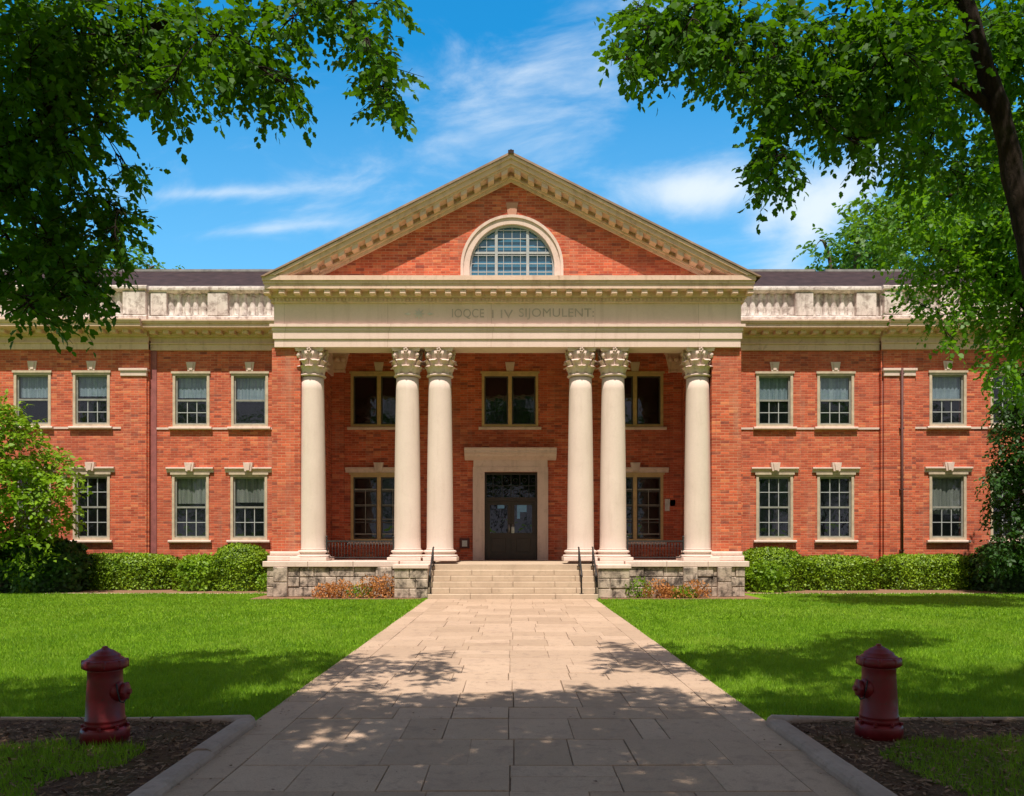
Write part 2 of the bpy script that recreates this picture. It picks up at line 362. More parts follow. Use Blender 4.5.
def curtain_mat():
    m, nt, b = newmat('grey_green_curtain'); v = wallvec(nt)
    n = tex_noise(nt, scalev(nt, v, (14, 0.5, 1)), 1.0, 4, 0.6)
    lk(nt, mixc(nt, rampf(nt, n, 0.3, 0.7), (0.20, 0.24, 0.21), (0.52, 0.58, 0.53)), b.inputs['Base Color']); b.inputs['Roughness'].default_value = 0.9; return m
M['curtain'] = curtain_mat()
def slab_mat():
    m, nt, b = newmat('walkway_slab'); p = pos(nt)
    at_ = N(nt, 'ShaderNodeAttribute'); at_.attribute_name = 'rnd'
    c = mixc(nt, at_.outputs['Fac'], (0.42, 0.30, 0.205), (0.55, 0.40, 0.285))
    n1 = tex_noise(nt, p, 0.9, 6, 0.65); n2 = tex_noise(nt, p, 7, 7, 0.7, 0.5); n3 = tex_noise(nt, p, 90, 3, 0.6)
    c = mixc(nt, rampf(nt, n1, 0.4, 0.75, 0, 0.35), c, (0.34, 0.235, 0.17))
    c = mixc(nt, rampf(nt, n2, 0.53, 0.72, 0, 0.6), c, (0.22, 0.16, 0.125))
    n4 = tex_noise(nt, p, 2.6, 8, 0.75, 0.8); c = mixc(nt, rampf(nt, n4, 0.55, 0.68, 0, 0.4), c, (0.30, 0.20, 0.15)); n9 = tex_noise(nt, p, 38, 5, 0.75); c = mixc(nt, rampf(nt, n9, 0.58, 0.68, 0, 0.5), c, (0.20, 0.145, 0.11))
    c = mixc(nt, rampf(nt, n2, 0.40, 0.28, 0, 0.3), c, (0.55, 0.42, 0.33))
    c = mixc(nt, rampf(nt, n3, 0.35, 0.65, 0, 0.25), c, (0.19, 0.14, 0.11))
    lk(nt, c, b.inputs['Base Color']); b.inputs['Roughness'].default_value = 0.88; b.inputs['Specular IOR Level'].default_value = 0.25
    bump(nt, b, mth(nt, 'ADD', n2, mth(nt, 'MULTIPLY', n3, 0.4)), 0.45, 0.008); return m
M['slab'] = slab_mat()
def ground_mat(name, a, b_, c_, sc=3):
    m, nt, b = newmat(name); p = pos(nt)
    n1 = tex_noise(nt, p, sc, 6, 0.65); n2 = tex_noise(nt, p, sc * 22, 4, 0.7)
    c = mixc(nt, rampf(nt, n2, 0.3, 0.7), a, b_); c = mixc(nt, rampf(nt, n1, 0.45, 0.65, 0, 0.6), c, c_)
    lk(nt, c, b.inputs['Base Color']); b.inputs['Roughness'].default_value = 1.0; b.inputs['Specular IOR Level'].default_value = 0.1
    bump(nt, b, n2, 0.8, 0.03); return m
M['turf'] = ground_mat('turf', (0.08, 0.17, 0.006), (0.19, 0.36, 0.012), (0.17, 0.30, 0.014), 0.8)
M['mulch'] = ground_mat('mulch_soil', (0.06, 0.034, 0.022), (0.17, 0.10, 0.065), (0.09, 0.075, 0.03), 2)
M['mulch_far'] = ground_mat('dry_mulch', (0.17, 0.09, 0.05), (0.34, 0.20, 0.13), (0.24, 0.15, 0.09), 1.2)
M['chip'] = leaf_mat('wood_chip', (0.06, 0.032, 0.02), (0.34, 0.22, 0.14), 0.0, (0.1, 0.1, 0.1), 3, 0.95, 0.1)
M['grass'] = leaf_mat('grass_blade', (0.085, 0.20, 0.010), (0.27, 0.43, 0.025), 0.40, (0.34, 0.58, 0.02), 0.7, 0.55, 0.25)
M['joint'] = ground_mat('joint_sand', (0.20, 0.14, 0.10), (0.34, 0.24, 0.175), (0.06, 0.07, 0.03), 2)

# ------------------------------------------------------------------ numpy scatter meshes
def scatter(name, P, D, Nn, L, tmpl, fold=0.15, wscale=1.0, seed=0, curl=0.0):
    """one mesh of many small leaf faces; D along leaf, Nn its normal, L length"""
    tmpl = np.asarray(tmpl, float); k = len(tmpl); n = len(P)
    D = D / np.linalg.norm(D, axis=1)[:, None]
    B = np.cross(Nn, D); B /= (np.linalg.norm(B, axis=1)[:, None] + 1e-9)
    Nn = np.cross(D, B)
    x = tmpl[:, 0] * wscale; y = tmpl[:, 1]; z = np.abs(tmpl[:, 0]) * fold - curl * y * y
    V = P[:, None, :] + L[:, None, None] * (B[:, None, :] * x[None, :, None] + D[:, None, :] * y[None, :, None] + Nn[:, None, :] * z[None, :, None])
    V = V.reshape(-1, 3).astype(np.float32)
    me = bpy.data.meshes.new(name)
    me.vertices.add(n * k); me.vertices.foreach_set('co', V.ravel())
    me.loops.add(n * k); me.loops.foreach_set('vertex_index', np.arange(n * k, dtype=np.int32))
    me.polygons.add(n); me.polygons.foreach_set('loop_start', np.arange(0, n * k, k, dtype=np.int32))
    me.update(calc_edges=True)
    a = me.attributes.new('rnd', 'FLOAT', 'FACE')
    a.data.foreach_set('value', np.random.default_rng(seed).random(n).astype(np.float32))
    return me
LEAF5 = [(0, 0), (0.16, 0.14), (0.30, 0.30), (0.26, 0.42), (0.34, 0.60), (0.19, 0.74), (0.03, 1.0), (-0.14, 0.80), (-0.30, 0.66), (-0.24, 0.46), (-0.33, 0.28), (-0.14, 0.10)]
LEAF4 = [(0, 0), (0.30, 0.30), (0.24, 0.62), (0, 1.0), (-0.24, 0.62), (-0.30, 0.30)]
QUAD = [(0, 0), (0.5, 0.45), (0, 1.0), (-0.5, 0.45)]
BLADE = [(-0.5, 0), (0.5, 0), (0.0, 1.0)]
def unit(n, g=rng):
    v = g.normal(size=(n, 3)); return v / np.linalg.norm(v, axis=1)[:, None]

def foliage(clumps, leaf, sprays_per_m2, k, slen, seed, droop=0.4, gap=0.85):
    """clumps (x,y,z,r). sprays = short twigs with alternate leaves. returns P,D,N,L and twig segments"""
    g = np.random.default_rng(seed); Ps, Ds, Ns, Ls, tw = [], [], [], [], []
    for (x, y, z, r) in clumps:
        n = max(4, int(sprays_per_m2 * math.pi * r * r))
        d = unit(n, g); rad = g.random(n) ** 0.45
        o = np.array([x, y, z]) + d * (rad * r * gap)[:, None] * np.array([1, 1, 0.85])
        t = d * 0.8 + g.normal(size=(n, 3)) * 0.5 + np.array([0, 0, -droop]); t /= np.linalg.norm(t, axis=1)[:, None]
        ln = slen * g.uniform(0.6, 1.15, n)
        side = np.cross(t, np.array([0, 0, 1.0])) + g.normal(size=(n, 3)) * 0.15; side /= np.linalg.norm(side, axis=1)[:, None]
        tw.append((o, o + t * ln[:, None]))
        for i in range(k):
            f = (i + 0.6) / k; sg = 1 if i % 2 else -1
            p = o + t * (ln * f)[:, None] + np.array([0, 0, -1.0]) * (ln * f * f * 0.25)[:, None]
            dd = t * 0.55 + side * sg * 0.9 * (1 if i < k - 1 else 0.1) + np.array([0, 0, -0.25]) + g.normal(size=(n, 3)) * 0.28
            nn = np.array([0, 0, 1.0]) + g.normal(size=(n, 3)) * 0.55
            Ps.append(p); Ds.append(dd); Ns.append(nn); Ls.append(leaf * g.uniform(0.65, 1.2, n))
    return np.concatenate(Ps), np.concatenate(Ds), np.concatenate(Ns), np.concatenate(Ls), tw

def bez(a, b, sag=0.0, n=6, wob=0.05, g=random):
    a = Vector(a); b = Vector(b); L = (b - a).length; out = []
    w1 = Vector((g.uniform(-1, 1), g.uniform(-1, 1), g.uniform(-1, 1))) * wob * L
    for i in range(n + 1):
        t = i / n
        p = a.lerp(b, t) + w1 * math.sin(math.pi * t) + Vector((0, 0, 1)) * sag * L * math.sin(math.pi * t)
        out.append(p)
    return out
def tree(name, label, cat, trunk, limbs, clumps, leaf=0.08, spm=40, k=9, slen=0.36, lm='leaf', bm_='bark', tmpl=LEAF5, seed=1, group=None, twigs=True, droop=0.4, maxlink=1e9):
    """trunk: [(point, r)...]; limbs: list of the same; every clump hangs on a branch from the nearest limb node"""
    base = Vector(trunk[0][0]); root = thing(name, base, label, cat, group)
    random.seed(seed)
    mb = MB(); nodes = []
    def smooth(pl):
        pts = [Vector(p) for p, r in pl]; rr = [r for p, r in pl]; o = []; ro = []
        for i in range(len(pts) - 1):
            p0 = pts[max(i - 1, 0)]; p1 = pts[i]; p2 = pts[i + 1]; p3 = pts[min(i + 2, len(pts) - 1)]
            for j in range(6):
                t = j / 6
                q = 0.5 * ((2 * p1) + (p2 - p0) * t + (2 * p0 - 5 * p1 + 4 * p2 - p3) * t * t + (-p0 + 3 * p1 - 3 * p2 + p3) * t ** 3)
                o.append(q + Vector((random.uniform(-1, 1), random.uniform(-1, 1), 0)) * rr[i] * 0.10); ro.append((rr[i] * (1 - t) + rr[i + 1] * t) * random.uniform(0.94, 1.06))
        o.append(pts[-1]); ro.append(rr[-1]); return o, ro
    o, ro = smooth(trunk)
    ro = [r * (1 + 0.5 * math.exp(-i * 0.9)) for i, r in enumerate(ro)]
    mb.tube(o, ro, 14)
    nodes += [(p, r) for p, r in zip(o, ro)][len(o) // 3:]
    mb.build('trunk', M[bm_], root)
    for l in limbs:
        mb2 = MB(); o, ro = smooth(l); mb2.tube(o, ro, 10); mb2.build('limb', M[bm_], root)
        nodes += list(zip(o, ro))[2:]
    mb = MB(); to, tr_ = smooth(trunk); mb.tube(to, [r * .4 for r in tr_], 5)
    for l in limbs:
        lo, lr = smooth(l); mb.tube(lo, [r * .4 for r in lr], 5)
    for c in sorted(clumps, key=lambda c: min((Vector(c[:3]) - n_[0]).length for n_ in nodes)):
        cc = Vector(c[:3]); p, r = min(nodes, key=lambda n_: (cc - n_[0]).length)
        d = (cc - p).length
        if d > maxlink or d < 0.02: continue
        r0 = min(r * 0.55, 0.012 + d * 0.022); r1 = max(0.006, r0 * 0.35); pts = bez(p, cc, 0.06, 6, 0.08)
        rr = [r0 + (r1 - r0) * i / 6 for i in range(7)]
        mb.tube(pts, rr, 6)
        nodes += list(zip(pts[2:], rr[2:]))
        for q in range(5):                            # forks inside the clump
            e = cc + Vector((random.uniform(-1, 1), random.uniform(-1, 1), random.uniform(-.9, .6))) * c[3] * 0.75
            mb.tube(bez(pts[4], e, 0.05, 4, 0.1), [r1, r1 * .9, r1 * .7, r1 * .5, r1 * .35], 4)
    P, D, Nn, L, tw = foliage(clumps, leaf, spm, k, slen, seed, droop)
    if twigs:
        for a, b in tw:
            for i in range(0, len(a), 3):
                mb.tube([a[i], b[i]], [0.004, 0.002], 3)
    mb.build('branches', M[bm_], root)
    me = scatter('crown', P, D, Nn, L, tmpl, 0.25, 1.0, seed, 0.15)
    link('crown', me, M[lm], root)
    return root

# ------------------------------------------------------------------ ground
def sheet(name, x0, x1, y0, y1, z, mat, nx=1, ny=1):
    mb = MB(); mb.add([(x0, y0, z), (x1, y0, z), (x1, y1, z), (x0, y1, z)], [(0, 1, 2, 3)])
    o = mb.build(name, mat); tag(o, kind='structure'); return o
sheet('lawn', -1500, 1500, -600, 2400, 0.0, M['turf'])
sheet('mulch_strip', -30, 30, 23.35, 26.6, 0.004, M['mulch_far'])
mb = MB()                                            # pale edging between lawn and mulch strip
for i in range(60):
    x0 = -30 + i
    if -6.9 < x0 + 1 and x0 < 6.6: continue
    mb.cbox(x0 + 0.01, x0 + 0.99, 23.27, 23.36, -0.05, 0.014 + random.uniform(-.006, .006), 0.01)
tag(mb.build('lawn_edging', M['step']), kind='structure')
# walkway of slabs with sanded joints
PW = 2.22
sheet('walkway_bed', -PW, PW, -8, 20.95, 0.006, M['joint'])
mb = MB(); y = -8.0; rv = []
def slab(x0, x1, y0, y1, gy=0.008):
    g = random.choice((0.0012, 0.002, 0.003)); dz = random.uniform(-0.003, 0.003); tz = random.uniform(-0.002, 0.002)
    c = 0.004; z = 0.022 + dz
    gy *= random.choice((.2, .3, .5, .9)); j = [random.uniform(-.004, .004) for _ in range(8)]
    a = [(x0 + g + j[0], y0 + gy + j[1]), (x1 - g + j[2], y0 + gy + j[3]), (x1 - g + j[4], y1 - gy + j[5]), (x0 + g + j[6], y1 - gy + j[7])]
    b = [(a[0][0] + c, a[0][1] + c), (a[1][0] - c, a[1][1] + c), (a[2][0] - c, a[2][1] - c), (a[3][0] + c, a[3][1] - c)]
    vs = [(p[0], p[1], z + (tz if i in (1, 2) else 0)) for i, p in enumerate(b)] + [(p[0], p[1], z - 0.006) for p in a] + [(p[0], p[1], 0.0) for p in a]
    fs = [(0, 1, 2, 3)]
    for i in range(4):
        j = (i + 1) % 4; fs += [(i, i + 4, j + 4, j), (i + 4, i + 8, j + 8, j + 4)]
    mb.add(vs, fs); rv.extend([random.random()] * len(fs))
BW = 0.33
while y < 20.9:
    h = random.choice((0.48, 0.58, 0.72)); h = min(h, 20.93 - y)
    if 20.93 - y - h < 0.35: h = 20.93 - y
    x = -PW + BW
    mid = random.uniform(-.03, .03)
    for half in ((-PW + BW, mid), (mid, PW - BW)):
        n = random.choice((3, 3, 4)); ed = [half[0]] + sorted(half[0] + (half[1] - half[0]) * (i / n + random.uniform(-.09, .09)) for i in range(1, n)) + [half[1]]
        for a, b in zip(ed, ed[1:]):
            if random.random() < 0.10 and b - a > 0.7:
                m_ = y + h * random.uniform(.4, .6); slab(a, b, y, m_); slab(a, b, m_, y + h)
            else: slab(a, b, y, y + h)
    y += h
for sg in (-1, 1):
    y = -8.0
    while y < 20.9:
        h = min(random.uniform(1.0, 1.5), 20.93 - y)
        slab(min(sg * PW, sg * (PW - BW)), max(sg * PW, sg * (PW - BW)), y, y + h); y += h
me = mb.mesh('walkway'); a = me.attributes.new('rnd', 'FLOAT', 'FACE'); a.data.foreach_set('value', rv)
tag(link('walkway', me, M['slab']), kind='structure')

# planting beds with raised kerbs beside the walkway
BY = 6.95
def bed(sg):
    mb = MB(); pts = [(sg * 2.26, -3.0), (sg * 2.26, BY), (sg * 9, BY + 0.12), (sg * 9, -3.0)]
    mb.add([(p[0], p[1], 0.010) for p in pts], [(0, 1, 2, 3)]); tag(mb.build('mulch_bed', M['mulch']), kind='structure')
    mb = MB()
    prof = [(-0.115, -0.02), (-0.115, 0.045), (-0.095, 0.068), (-0.05, 0.080), (0.05, 0.080), (0.095, 0.068), (0.115, 0.045), (0.115, -0.02)]
    ys = -3.0
    while ys < 6.6:                                   # kerb stones along the walkway
        ye = min(ys + 1.25, 6.75); n = len(prof); jx = random.uniform(-.012, .012); jz = random.uniform(-.008, .008)
        vs = [(sg * 2.235 + p[0] * .76 + jx, ys + 0.006, p[1] + jz) for p in prof] + [(sg * 2.235 + p[0] * .76 + jx, ye - 0.006, p[1] + jz) for p in prof]
        mb.add(vs, [tuple(range(n)), tuple(range(2 * n - 1, n - 1, -1))] + [(i, i + n, (i + 1) % n + n, (i + 1) % n) for i in range(n)]); ys = ye
    # rounded turn and thin edging going sideways
    path = [(sg * 2.24, 6.72, 0.0), (sg * 2.30, 6.88, 0), (sg * 2.45, 6.95, 0), (sg * 2.9, 6.98, 0), (sg * 3.4, 7.0, 0), (sg * 4.5, 7.03, 0), (sg * 6, 7.1, 0), (sg * 9, 7.12, 0)]
    wd = [0.087, 0.085, 0.07, 0.035, 0.026, 0.022, 0.022, 0.022]; ht = [0.08, 0.075, 0.055, 0.04, 0.03, 0.028, 0.026, 0.026]
    vs = []
    for i, p in enumerate(path):
        a = Vector(path[max(i - 1, 0)]); b = Vector(path[min(i + 1, len(path) - 1)]); d = (b - a).normalized(); nrm = Vector((-d.y, d.x, 0))
        for o, z in ((-1, 0), (-1, .6), (-.6, 1), (.6, 1), (1, .6), (1, 0)):
            q = Vector(p) + nrm * wd[i] * o; vs.append((q.x, q.y, ht[i] * z - (0.02 if z == 0 else 0)))
    fs = [(k * 6 + i, k * 6 + (i + 1) % 6, (k + 1) * 6 + (i + 1) % 6, (k + 1) * 6 + i) for k in range(len(path) - 1) for i in range(6)] + [tuple(range(6)), tuple(len(vs) - 6 + i for i in range(6))]
    mb.add(vs, fs, True); tag(mb.build('kerb', M['curb']), kind='structure')
bed(-1); bed(1)

# where grass grows
def nz2(x, y, s, o=0.0):
    return np.array([mnoise.noise((a * s + o, b * s, o)) for a, b in zip(x, y)])
def grass_mask(x, y):
    ax = np.abs(x); lawn = (y > 7.12) & (ax > PW + 0.03 - 0.09 * rng.random(len(x)) ** 2) & (y < 23.27) & ~((y > 21.0) & (ax < 6.95))
    beds = (y <= 7.12)
    nn = nz2(x, y, 1.6)
    edgeL = (x < 0) & (y < 6.12 + 0.25 * nn + 0.0 * x) & (ax > 2.75 + 0.35 * nn + 0.25 * np.abs(y - 5.6))
    edgeR = (x > 0) & (y < 6.32 + 0.2 * nn) & (ax > 2.65 + 0.30 * nn + 0.35 * np.clip(y - 5.2, 0, 9))
    clear = ((x + 3.21) ** 2 + (y - 6.3) ** 2 > 0.22 ** 2) & ((x - 2.97) ** 2 + (y - 6.43) ** 2 > 0.22 ** 2)
    return lawn | (beds & (edgeL | edgeR) & clear)
def grass_band(y0, y1, dens, hgt, wid, seed):
    g = np.random.default_rng(seed); Xs = []; Ys = []
    n = int(dens * (y1 - y0) * 2 * (0.67 * y1 + 1.0))
    y = g.uniform(y0, y1, n); x = g.uniform(-1, 1, n) * (0.67 * y + 1.0)
    k = grass_mask(x, y); x = x[k]; y = y[k]; n = len(x)
    P = np.stack([x, y, np.zeros(n)], 1)
    D = np.stack([g.normal(size=n) * 0.42, g.normal(size=n) * 0.42, np.ones(n)], 1)
    Nn = np.stack([g.normal(size=n), g.normal(size=n), np.zeros(n)], 1)
    pat = nz2(x[::1], y, 0.5, 3.0) if n < 60000 else np.sin(x * 1.7 + np.sin(y * 1.1) * 2) * 0.3
    L = hgt * g.uniform(0.45, 1.35, n) * np.where(g.random(n) < 0.04, 1.6, 1.0) * (1 + 0.25 * pat)
    return P, D, Nn, L, np.full(n, wid)
parts = [grass_band(4.3, 7.2, 5200, 0.055, 0.10, 1), grass_band(7.2, 10.5, 3600, 0.05, 0.13, 2), grass_band(10.5, 15.5, 1500, 0.046, 0.24, 3), grass_band(15.5, 23.3, 650, 0.045, 0.42, 4)]
P = np.concatenate([p[0] for p in parts]); D = np.concatenate([p[1] for p in parts]); Nn = np.concatenate([p[2] for p in parts]); L = np.concatenate([p[3] for p in parts]); W = np.concatenate([p[4] for p in parts])
def blades(name, P, D, Nn, L, W, seed):
    n = len(P); D = D / np.linalg.norm(D, axis=1)[:, None]; B = np.cross(Nn, D); B /= np.linalg.norm(B, axis=1)[:, None] + 1e-9
    V = np.empty((n, 3, 3)); V[:, 0] = P - B * (L * W * 0.5)[:, None]; V[:, 1] = P + B * (L * W * 0.5)[:, None]; V[:, 2] = P + D * L[:, None]
    me = bpy.data.meshes.new(name); me.vertices.add(n * 3); me.vertices.foreach_set('co', V.astype(np.float32).ravel())
    me.loops.add(n * 3); me.loops.foreach_set('vertex_index', np.arange(n * 3, dtype=np.int32)); me.polygons.add(n); me.polygons.foreach_set('loop_start', np.arange(0, n * 3, 3, dtype=np.int32))
    me.update(calc_edges=True); a = me.attributes.new('rnd', 'FLOAT', 'FACE'); a.data.foreach_set('value', np.random.default_rng(seed).random(n).astype(np.float32)); return me
tag(link('grass', blades('grass', P, D, Nn, L, W, 5), M['grass']), 'short mown green grass of the lawns on both sides of the walkway', 'grass', kind='stuff')
print('grass blades', len(P))
# wood chips
g = np.random.default_rng(9)
n = 16000; x = g.uniform(2.34, 7.0, n) * np.where(g.random(n) < 0.5, -1, 1); y = g.uniform(4.2, 6.98, n)
k = ~((np.abs(x) > 0.67 * y + 0.8)); x = x[k]; y = y[k]; n = len(x)
P = np.stack([x, y, g.uniform(0.012, 0.03, n)], 1); D = np.stack([g.normal(size=n), g.normal(size=n), g.normal(size=n) * 0.25], 1); Nn = np.stack([g.normal(size=n) * .35, g.normal(size=n) * .35, np.ones(n)], 1)
me = scatter('mulch_chips', P, D, Nn, g.uniform(0.02, 0.055, n), [(-.16, 0), (.16, 0.05), (.2, .9), (-.12, 1)], 0.1, 1, 3)
tag(link('mulch_chips', me, M['chip']), 'brown wood chips scattered over the mulch beds round the hydrants', 'mulch', kind='stuff')

# ------------------------------------------------------------------ the building
YW = 26.4                                            # wing walls
YO = 26.25                                           # outer wing sections stand a little proud
YP = 22.3                                            # portico entablature face
bld = thing('brick_building', (0, YW, 0), 'long two-storey red brick hall with a columned limestone portico and pediment', 'building')
XA = X(511, 21.85)

def wall_holes(x0, x1, z0, z1, y, th, holes, name, mat):
    mb = MB(); xs = sorted({x0, x1, *[h[0] for h in holes], *[h[1] for h in holes]}); zs = sorted({z0, z1, *[h[2] for h in holes], *[h[3] for h in holes]})
    xs = [a for a in xs if x0 <= a <= x1]; zs = [a for a in zs if z0 <= a <= z1]
    for a, b in zip(xs, xs[1:]):
        for c, d in zip(zs, zs[1:]):
            cx, cz = (a + b) / 2, (c + d) / 2
            if any(h[0] < cx < h[1] and h[2] < cz < h[3] for h in holes): continue
            mb.add([(a, y, c), (b, y, c), (b, y, d), (a, y, d)], [(0, 1, 2, 3)])
    for h in holes:
        a, b, c, d = h; q = y + th
        mb.add([(a, y, c), (b, y, c), (b, y, d), (a, y, d), (a, q, c), (b, q, c), (b, q, d), (a, q, d)], [(0, 4, 5, 1), (1, 5, 6, 2), (2, 6, 7, 3), (3, 7, 4, 0)])
    # ends
    mb.add([(x0, y, z0), (x0, y + th, z0), (x0, y + th, z1), (x0, y, z1)], [(0, 1, 2, 3)]); mb.add([(x1, y, z0), (x1, y + th, z0), (x1, y + th, z1), (x1, y, z1)], [(0, 1, 2, 3)])
    return mb.build(name, mat, bld)

# --- windows: local meshes, origin at the bottom centre of the opening on the wall face
def ring(mb, w_, h_, t, y0, y1, zb=0.0):
    mb.box(-w_ / 2, -w_ / 2 + t, y0, y1, zb, zb + h_); mb.box(w_ / 2 - t, w_ / 2, y0, y1, zb, zb + h_)
    mb.box(-w_ / 2 + t, w_ / 2 - t, y0, y1, zb + h_ - t, zb + h_); mb.box(-w_ / 2 + t, w_ / 2 - t, y0, y1, zb, zb + t)
MC = {}
def cached(key, fn):
    if key not in MC: MC[key] = fn()
    return MC[key]
def part(name, me, mat, parent, loc=(0, 0, 0)):
    o = bpy.data.objects.new(name, me); C.objects.link(o); o.parent = parent; o.location = loc
    if not me.materials: me.materials.append(mat)
    return o
def window(xc, zb, w_, h_, y, kind, blind=0.0, cloth='blind', lower=False, hood=False, sash='sash'):
    loc = Vector((xc, y, zb)) - wl(bld)
    key = (round(w_, 3), round(h_, 3), kind, round(blind, 2), cloth, lower, hood, sash)
    def f_frame():
        mb = MB(); ring(mb, w_, h_, 0.085, -0.02, 0.14)
        mb.box(-w_ / 2 - 0.04, w_ / 2 + 0.04, -0.055, -0.036, h_ - 0.01, h_ + 0.06)
        mb.box(-w_ / 2 - 0.03, w_ / 2 + 0.03, -0.05, 0.02, h_ + 0.002, h_ + 0.055)
        if kind == 'double': mb.box(-0.06, 0.06, -0.02, 0.13, 0.087, h_ - 0.087)
        return mb.mesh('window')
    win = part('window', cached(('f',) + key, f_frame), M['ochre'] if kind == 'double' else M['frame'], bld, loc)
    iw, ih = w_ - 0.17, h_ - 0.17
    def f_sash():
        mb = MB()
        if kind == 'double':
            for sg in (-1, 1):
                cx = sg * (iw / 4 + 0.03); ww = iw / 2 - 0.06
                mb2 = MB(); ring(mb2, ww, ih, 0.045, 0.04, 0.11, 0.085)
                if lower:
                    for fz in (0.27, 0.53, 0.77): mb2.box(-ww / 2 + 0.045, ww / 2 - 0.045, 0.055, 0.105, 0.085 + ih * fz - 0.022, 0.085 + ih * fz + 0.022)
                mb.add([(p[0] + cx, p[1], p[2]) for p in mb2.v], mb2.f)
        else:
            ring(mb, iw, ih, 0.05, 0.05, 0.12, 0.085)
            mb.box(-iw / 2 + 0.05, iw / 2 - 0.05, 0.045, 0.115, 0.085 + ih * 0.5 - 0.03, 0.085 + ih * 0.5 + 0.03)
        return mb.mesh('sash')
    part('sash', cached(('s',) + key, f_sash), M['dark_sash'] if kind == 'double' else M[sash], win)
    if kind == 'double' and lower:
        def f_mun2():
            mb = MB()
            for sg in (-1, 1):
                cx = sg * (iw / 4 + .03); ww = iw / 2 - .06
                for fz, hh in ((.08, .02), (.32, .012), (.55, .012), (.80, .025)): mb.box(cx - ww / 2 + .03, cx + ww / 2 - .03, .035, .054, .085 + ih * fz - hh, .085 + ih * fz + hh)
                mb.box(cx - .010, cx + .010, .036, .053, .085 + ih * .08 + .021, .085 + ih * .80 - .026)
            return mb.mesh('muntins')
        part('muntins', cached(('m2',) + key, f_mun2), M['sash'], win)
    if kind != 'double':
        def f_mun():
            mb = MB(); z0 = 0.085 + 0.05; z1 = 0.085 + ih - 0.05; zm = 0.085 + ih / 2
            zt = z1 if kind == 'grid' else zm
            if kind == 'plain': zt = z0
            nc = 3
            for i in range(1, nc):
                xx = -iw / 2 + 0.05 + (iw - 0.1) * i / nc; mb.box(xx - 0.013, xx + 0.013, 0.07, 0.105, z0, zt)
            rows = (0.25, 0.75) if kind == 'grid' else (0.25,)
            for r_ in rows: mb.box(-iw / 2 + 0.05, iw / 2 - 0.05, 0.068, 0.104, 0.085 + ih * r_ - 0.013, 0.085 + ih * r_ + 0.013)
            return mb.mesh('muntins')
        if kind != 'plain': part('muntins', cached(('m',) + key, f_mun), M['white_sash'], win)
    def f_pane():
        mb = MB(); mb.box(-iw / 2 + 0.01, iw / 2 - 0.01, 0.086, 0.078, 0.095, 0.075 + ih); return mb.mesh('pane')
    part('pane', cached(('p',) + key, f_pane), M['glass_inner'] if kind == 'double' else M['glass'], win)
    if blind > 0:
        def f_blind():
            mb = MB(); n = 26; z0 = 0.09 + ih * (1 - blind); z1 = 0.08 + ih
            vs = []
            for i in range(n + 1):
                xx = -iw / 2 + iw * i / n; yy_ = 0.17 + 0.018 * math.sin(i * 1.9) + 0.008 * math.sin(i * 4.3)
                vs += [(xx, yy_, z0), (xx, yy_, z1)]
            mb.add(vs, [(2 * i, 2 * i + 2, 2 * i + 3, 2 * i + 1) for i in range(n)], True); return mb.mesh('curtain')
        part('curtain', cached(('b',) + key, f_blind), M[cloth], win)
    def f_sill():
        mb = MB(); mb.extx([(-0.10, -0.085), (-0.115, -0.07), (-0.115, -0.025), (-0.09, -0.003), (0.1, -0.003), (0.1, -0.10), (-0.08, -0.10)], -w_ / 2 - 0.10, w_ / 2 + 0.10); return mb.mesh('sill')
    part('sill', cached(('sl',) + key, f_sill), M['stone'], win)
    def f_key():
        mb = MB(); zz = h_ + (0.075 if not hood else 0.10); hh = 0.30 if not hood else 0.29
        yk = -0.03 if not hood else -0.13
        mb.prism([(-0.11, zz), (0.11, zz), (0.16, zz + hh), (-0.16, zz + hh)], yk, 0.02)
        mb.prism([(-0.05, zz + 0.03), (0.05, zz + 0.03), (0.08, zz + hh - 0.03), (-0.08, zz + hh - 0.03)], yk - 0.03, yk)
        return mb.mesh('keystone')
    part('keystone', cached(('k',) + key, f_key), M['stone'], win)
    if hood:
        def f_hood():
            mb = MB(); e = w_ / 2 + 0.17
            mb.extx([(-0.11, 0.225), (-0.11, 0.185), (-0.075, 0.16), (-0.045, 0.12), (-0.035, 0.062), (0.0, 0.062), (0.0, 0.235), (-0.09, 0.235)], -e, e)
            v = [(p[0], p[1], p[2] + h_) for p in mb.v]; mb.v = v
            return mb.mesh('lintel')
        part('lintel', cached(('h',) + key, f_hood), M['stone'], win)
    return win
DK = 0.0331
UP_B, UP_T = Z(427, YW), Z(373.5, YW); LO_B, LO_T = Z(540, YW), Z(474.5, YW)
holes = {'left_outer': [], 'left': [], 'right': [], 'right_outer': [], 'porch': []}
wins = []
def addw(sec, p0, p1, zb, zt, **k):
    y = YO if 'outer' in sec else (YW if sec != 'porch' else YW)
    xc = X((p0 + p1) / 2, y); w_ = (p1 - p0) * y / F
    w_ = 1.22 if sec != 'porch' else 1.87
    h_ = zt - zb
    holes[sec].append((xc - w_ / 2 + 0.02, xc + w_ / 2 - 0.02, zb + 0.02, zt - 0.02)); wins.append((xc, zb, w_, h_, y, k))
for p, k in ((-46, dict(kind='half', blind=0.45)), (14, dict(kind='plain', blind=0.45)), (73, dict(kind='half', blind=0.42))): addw('left_outer', p, p + 37, UP_B, UP_T, **k)
for p, k in ((173, dict(kind='half', blind=0.44)), (231.5, dict(kind='plain', blind=0.52))): addw('left', p, p + 36.5, UP_B, UP_T, **k)
for p, k in ((756, dict(kind='half', blind=0.48)), (817, dict(kind='half', blind=0.50))): addw('right', p, p + 37, UP_B, UP_T, **k)
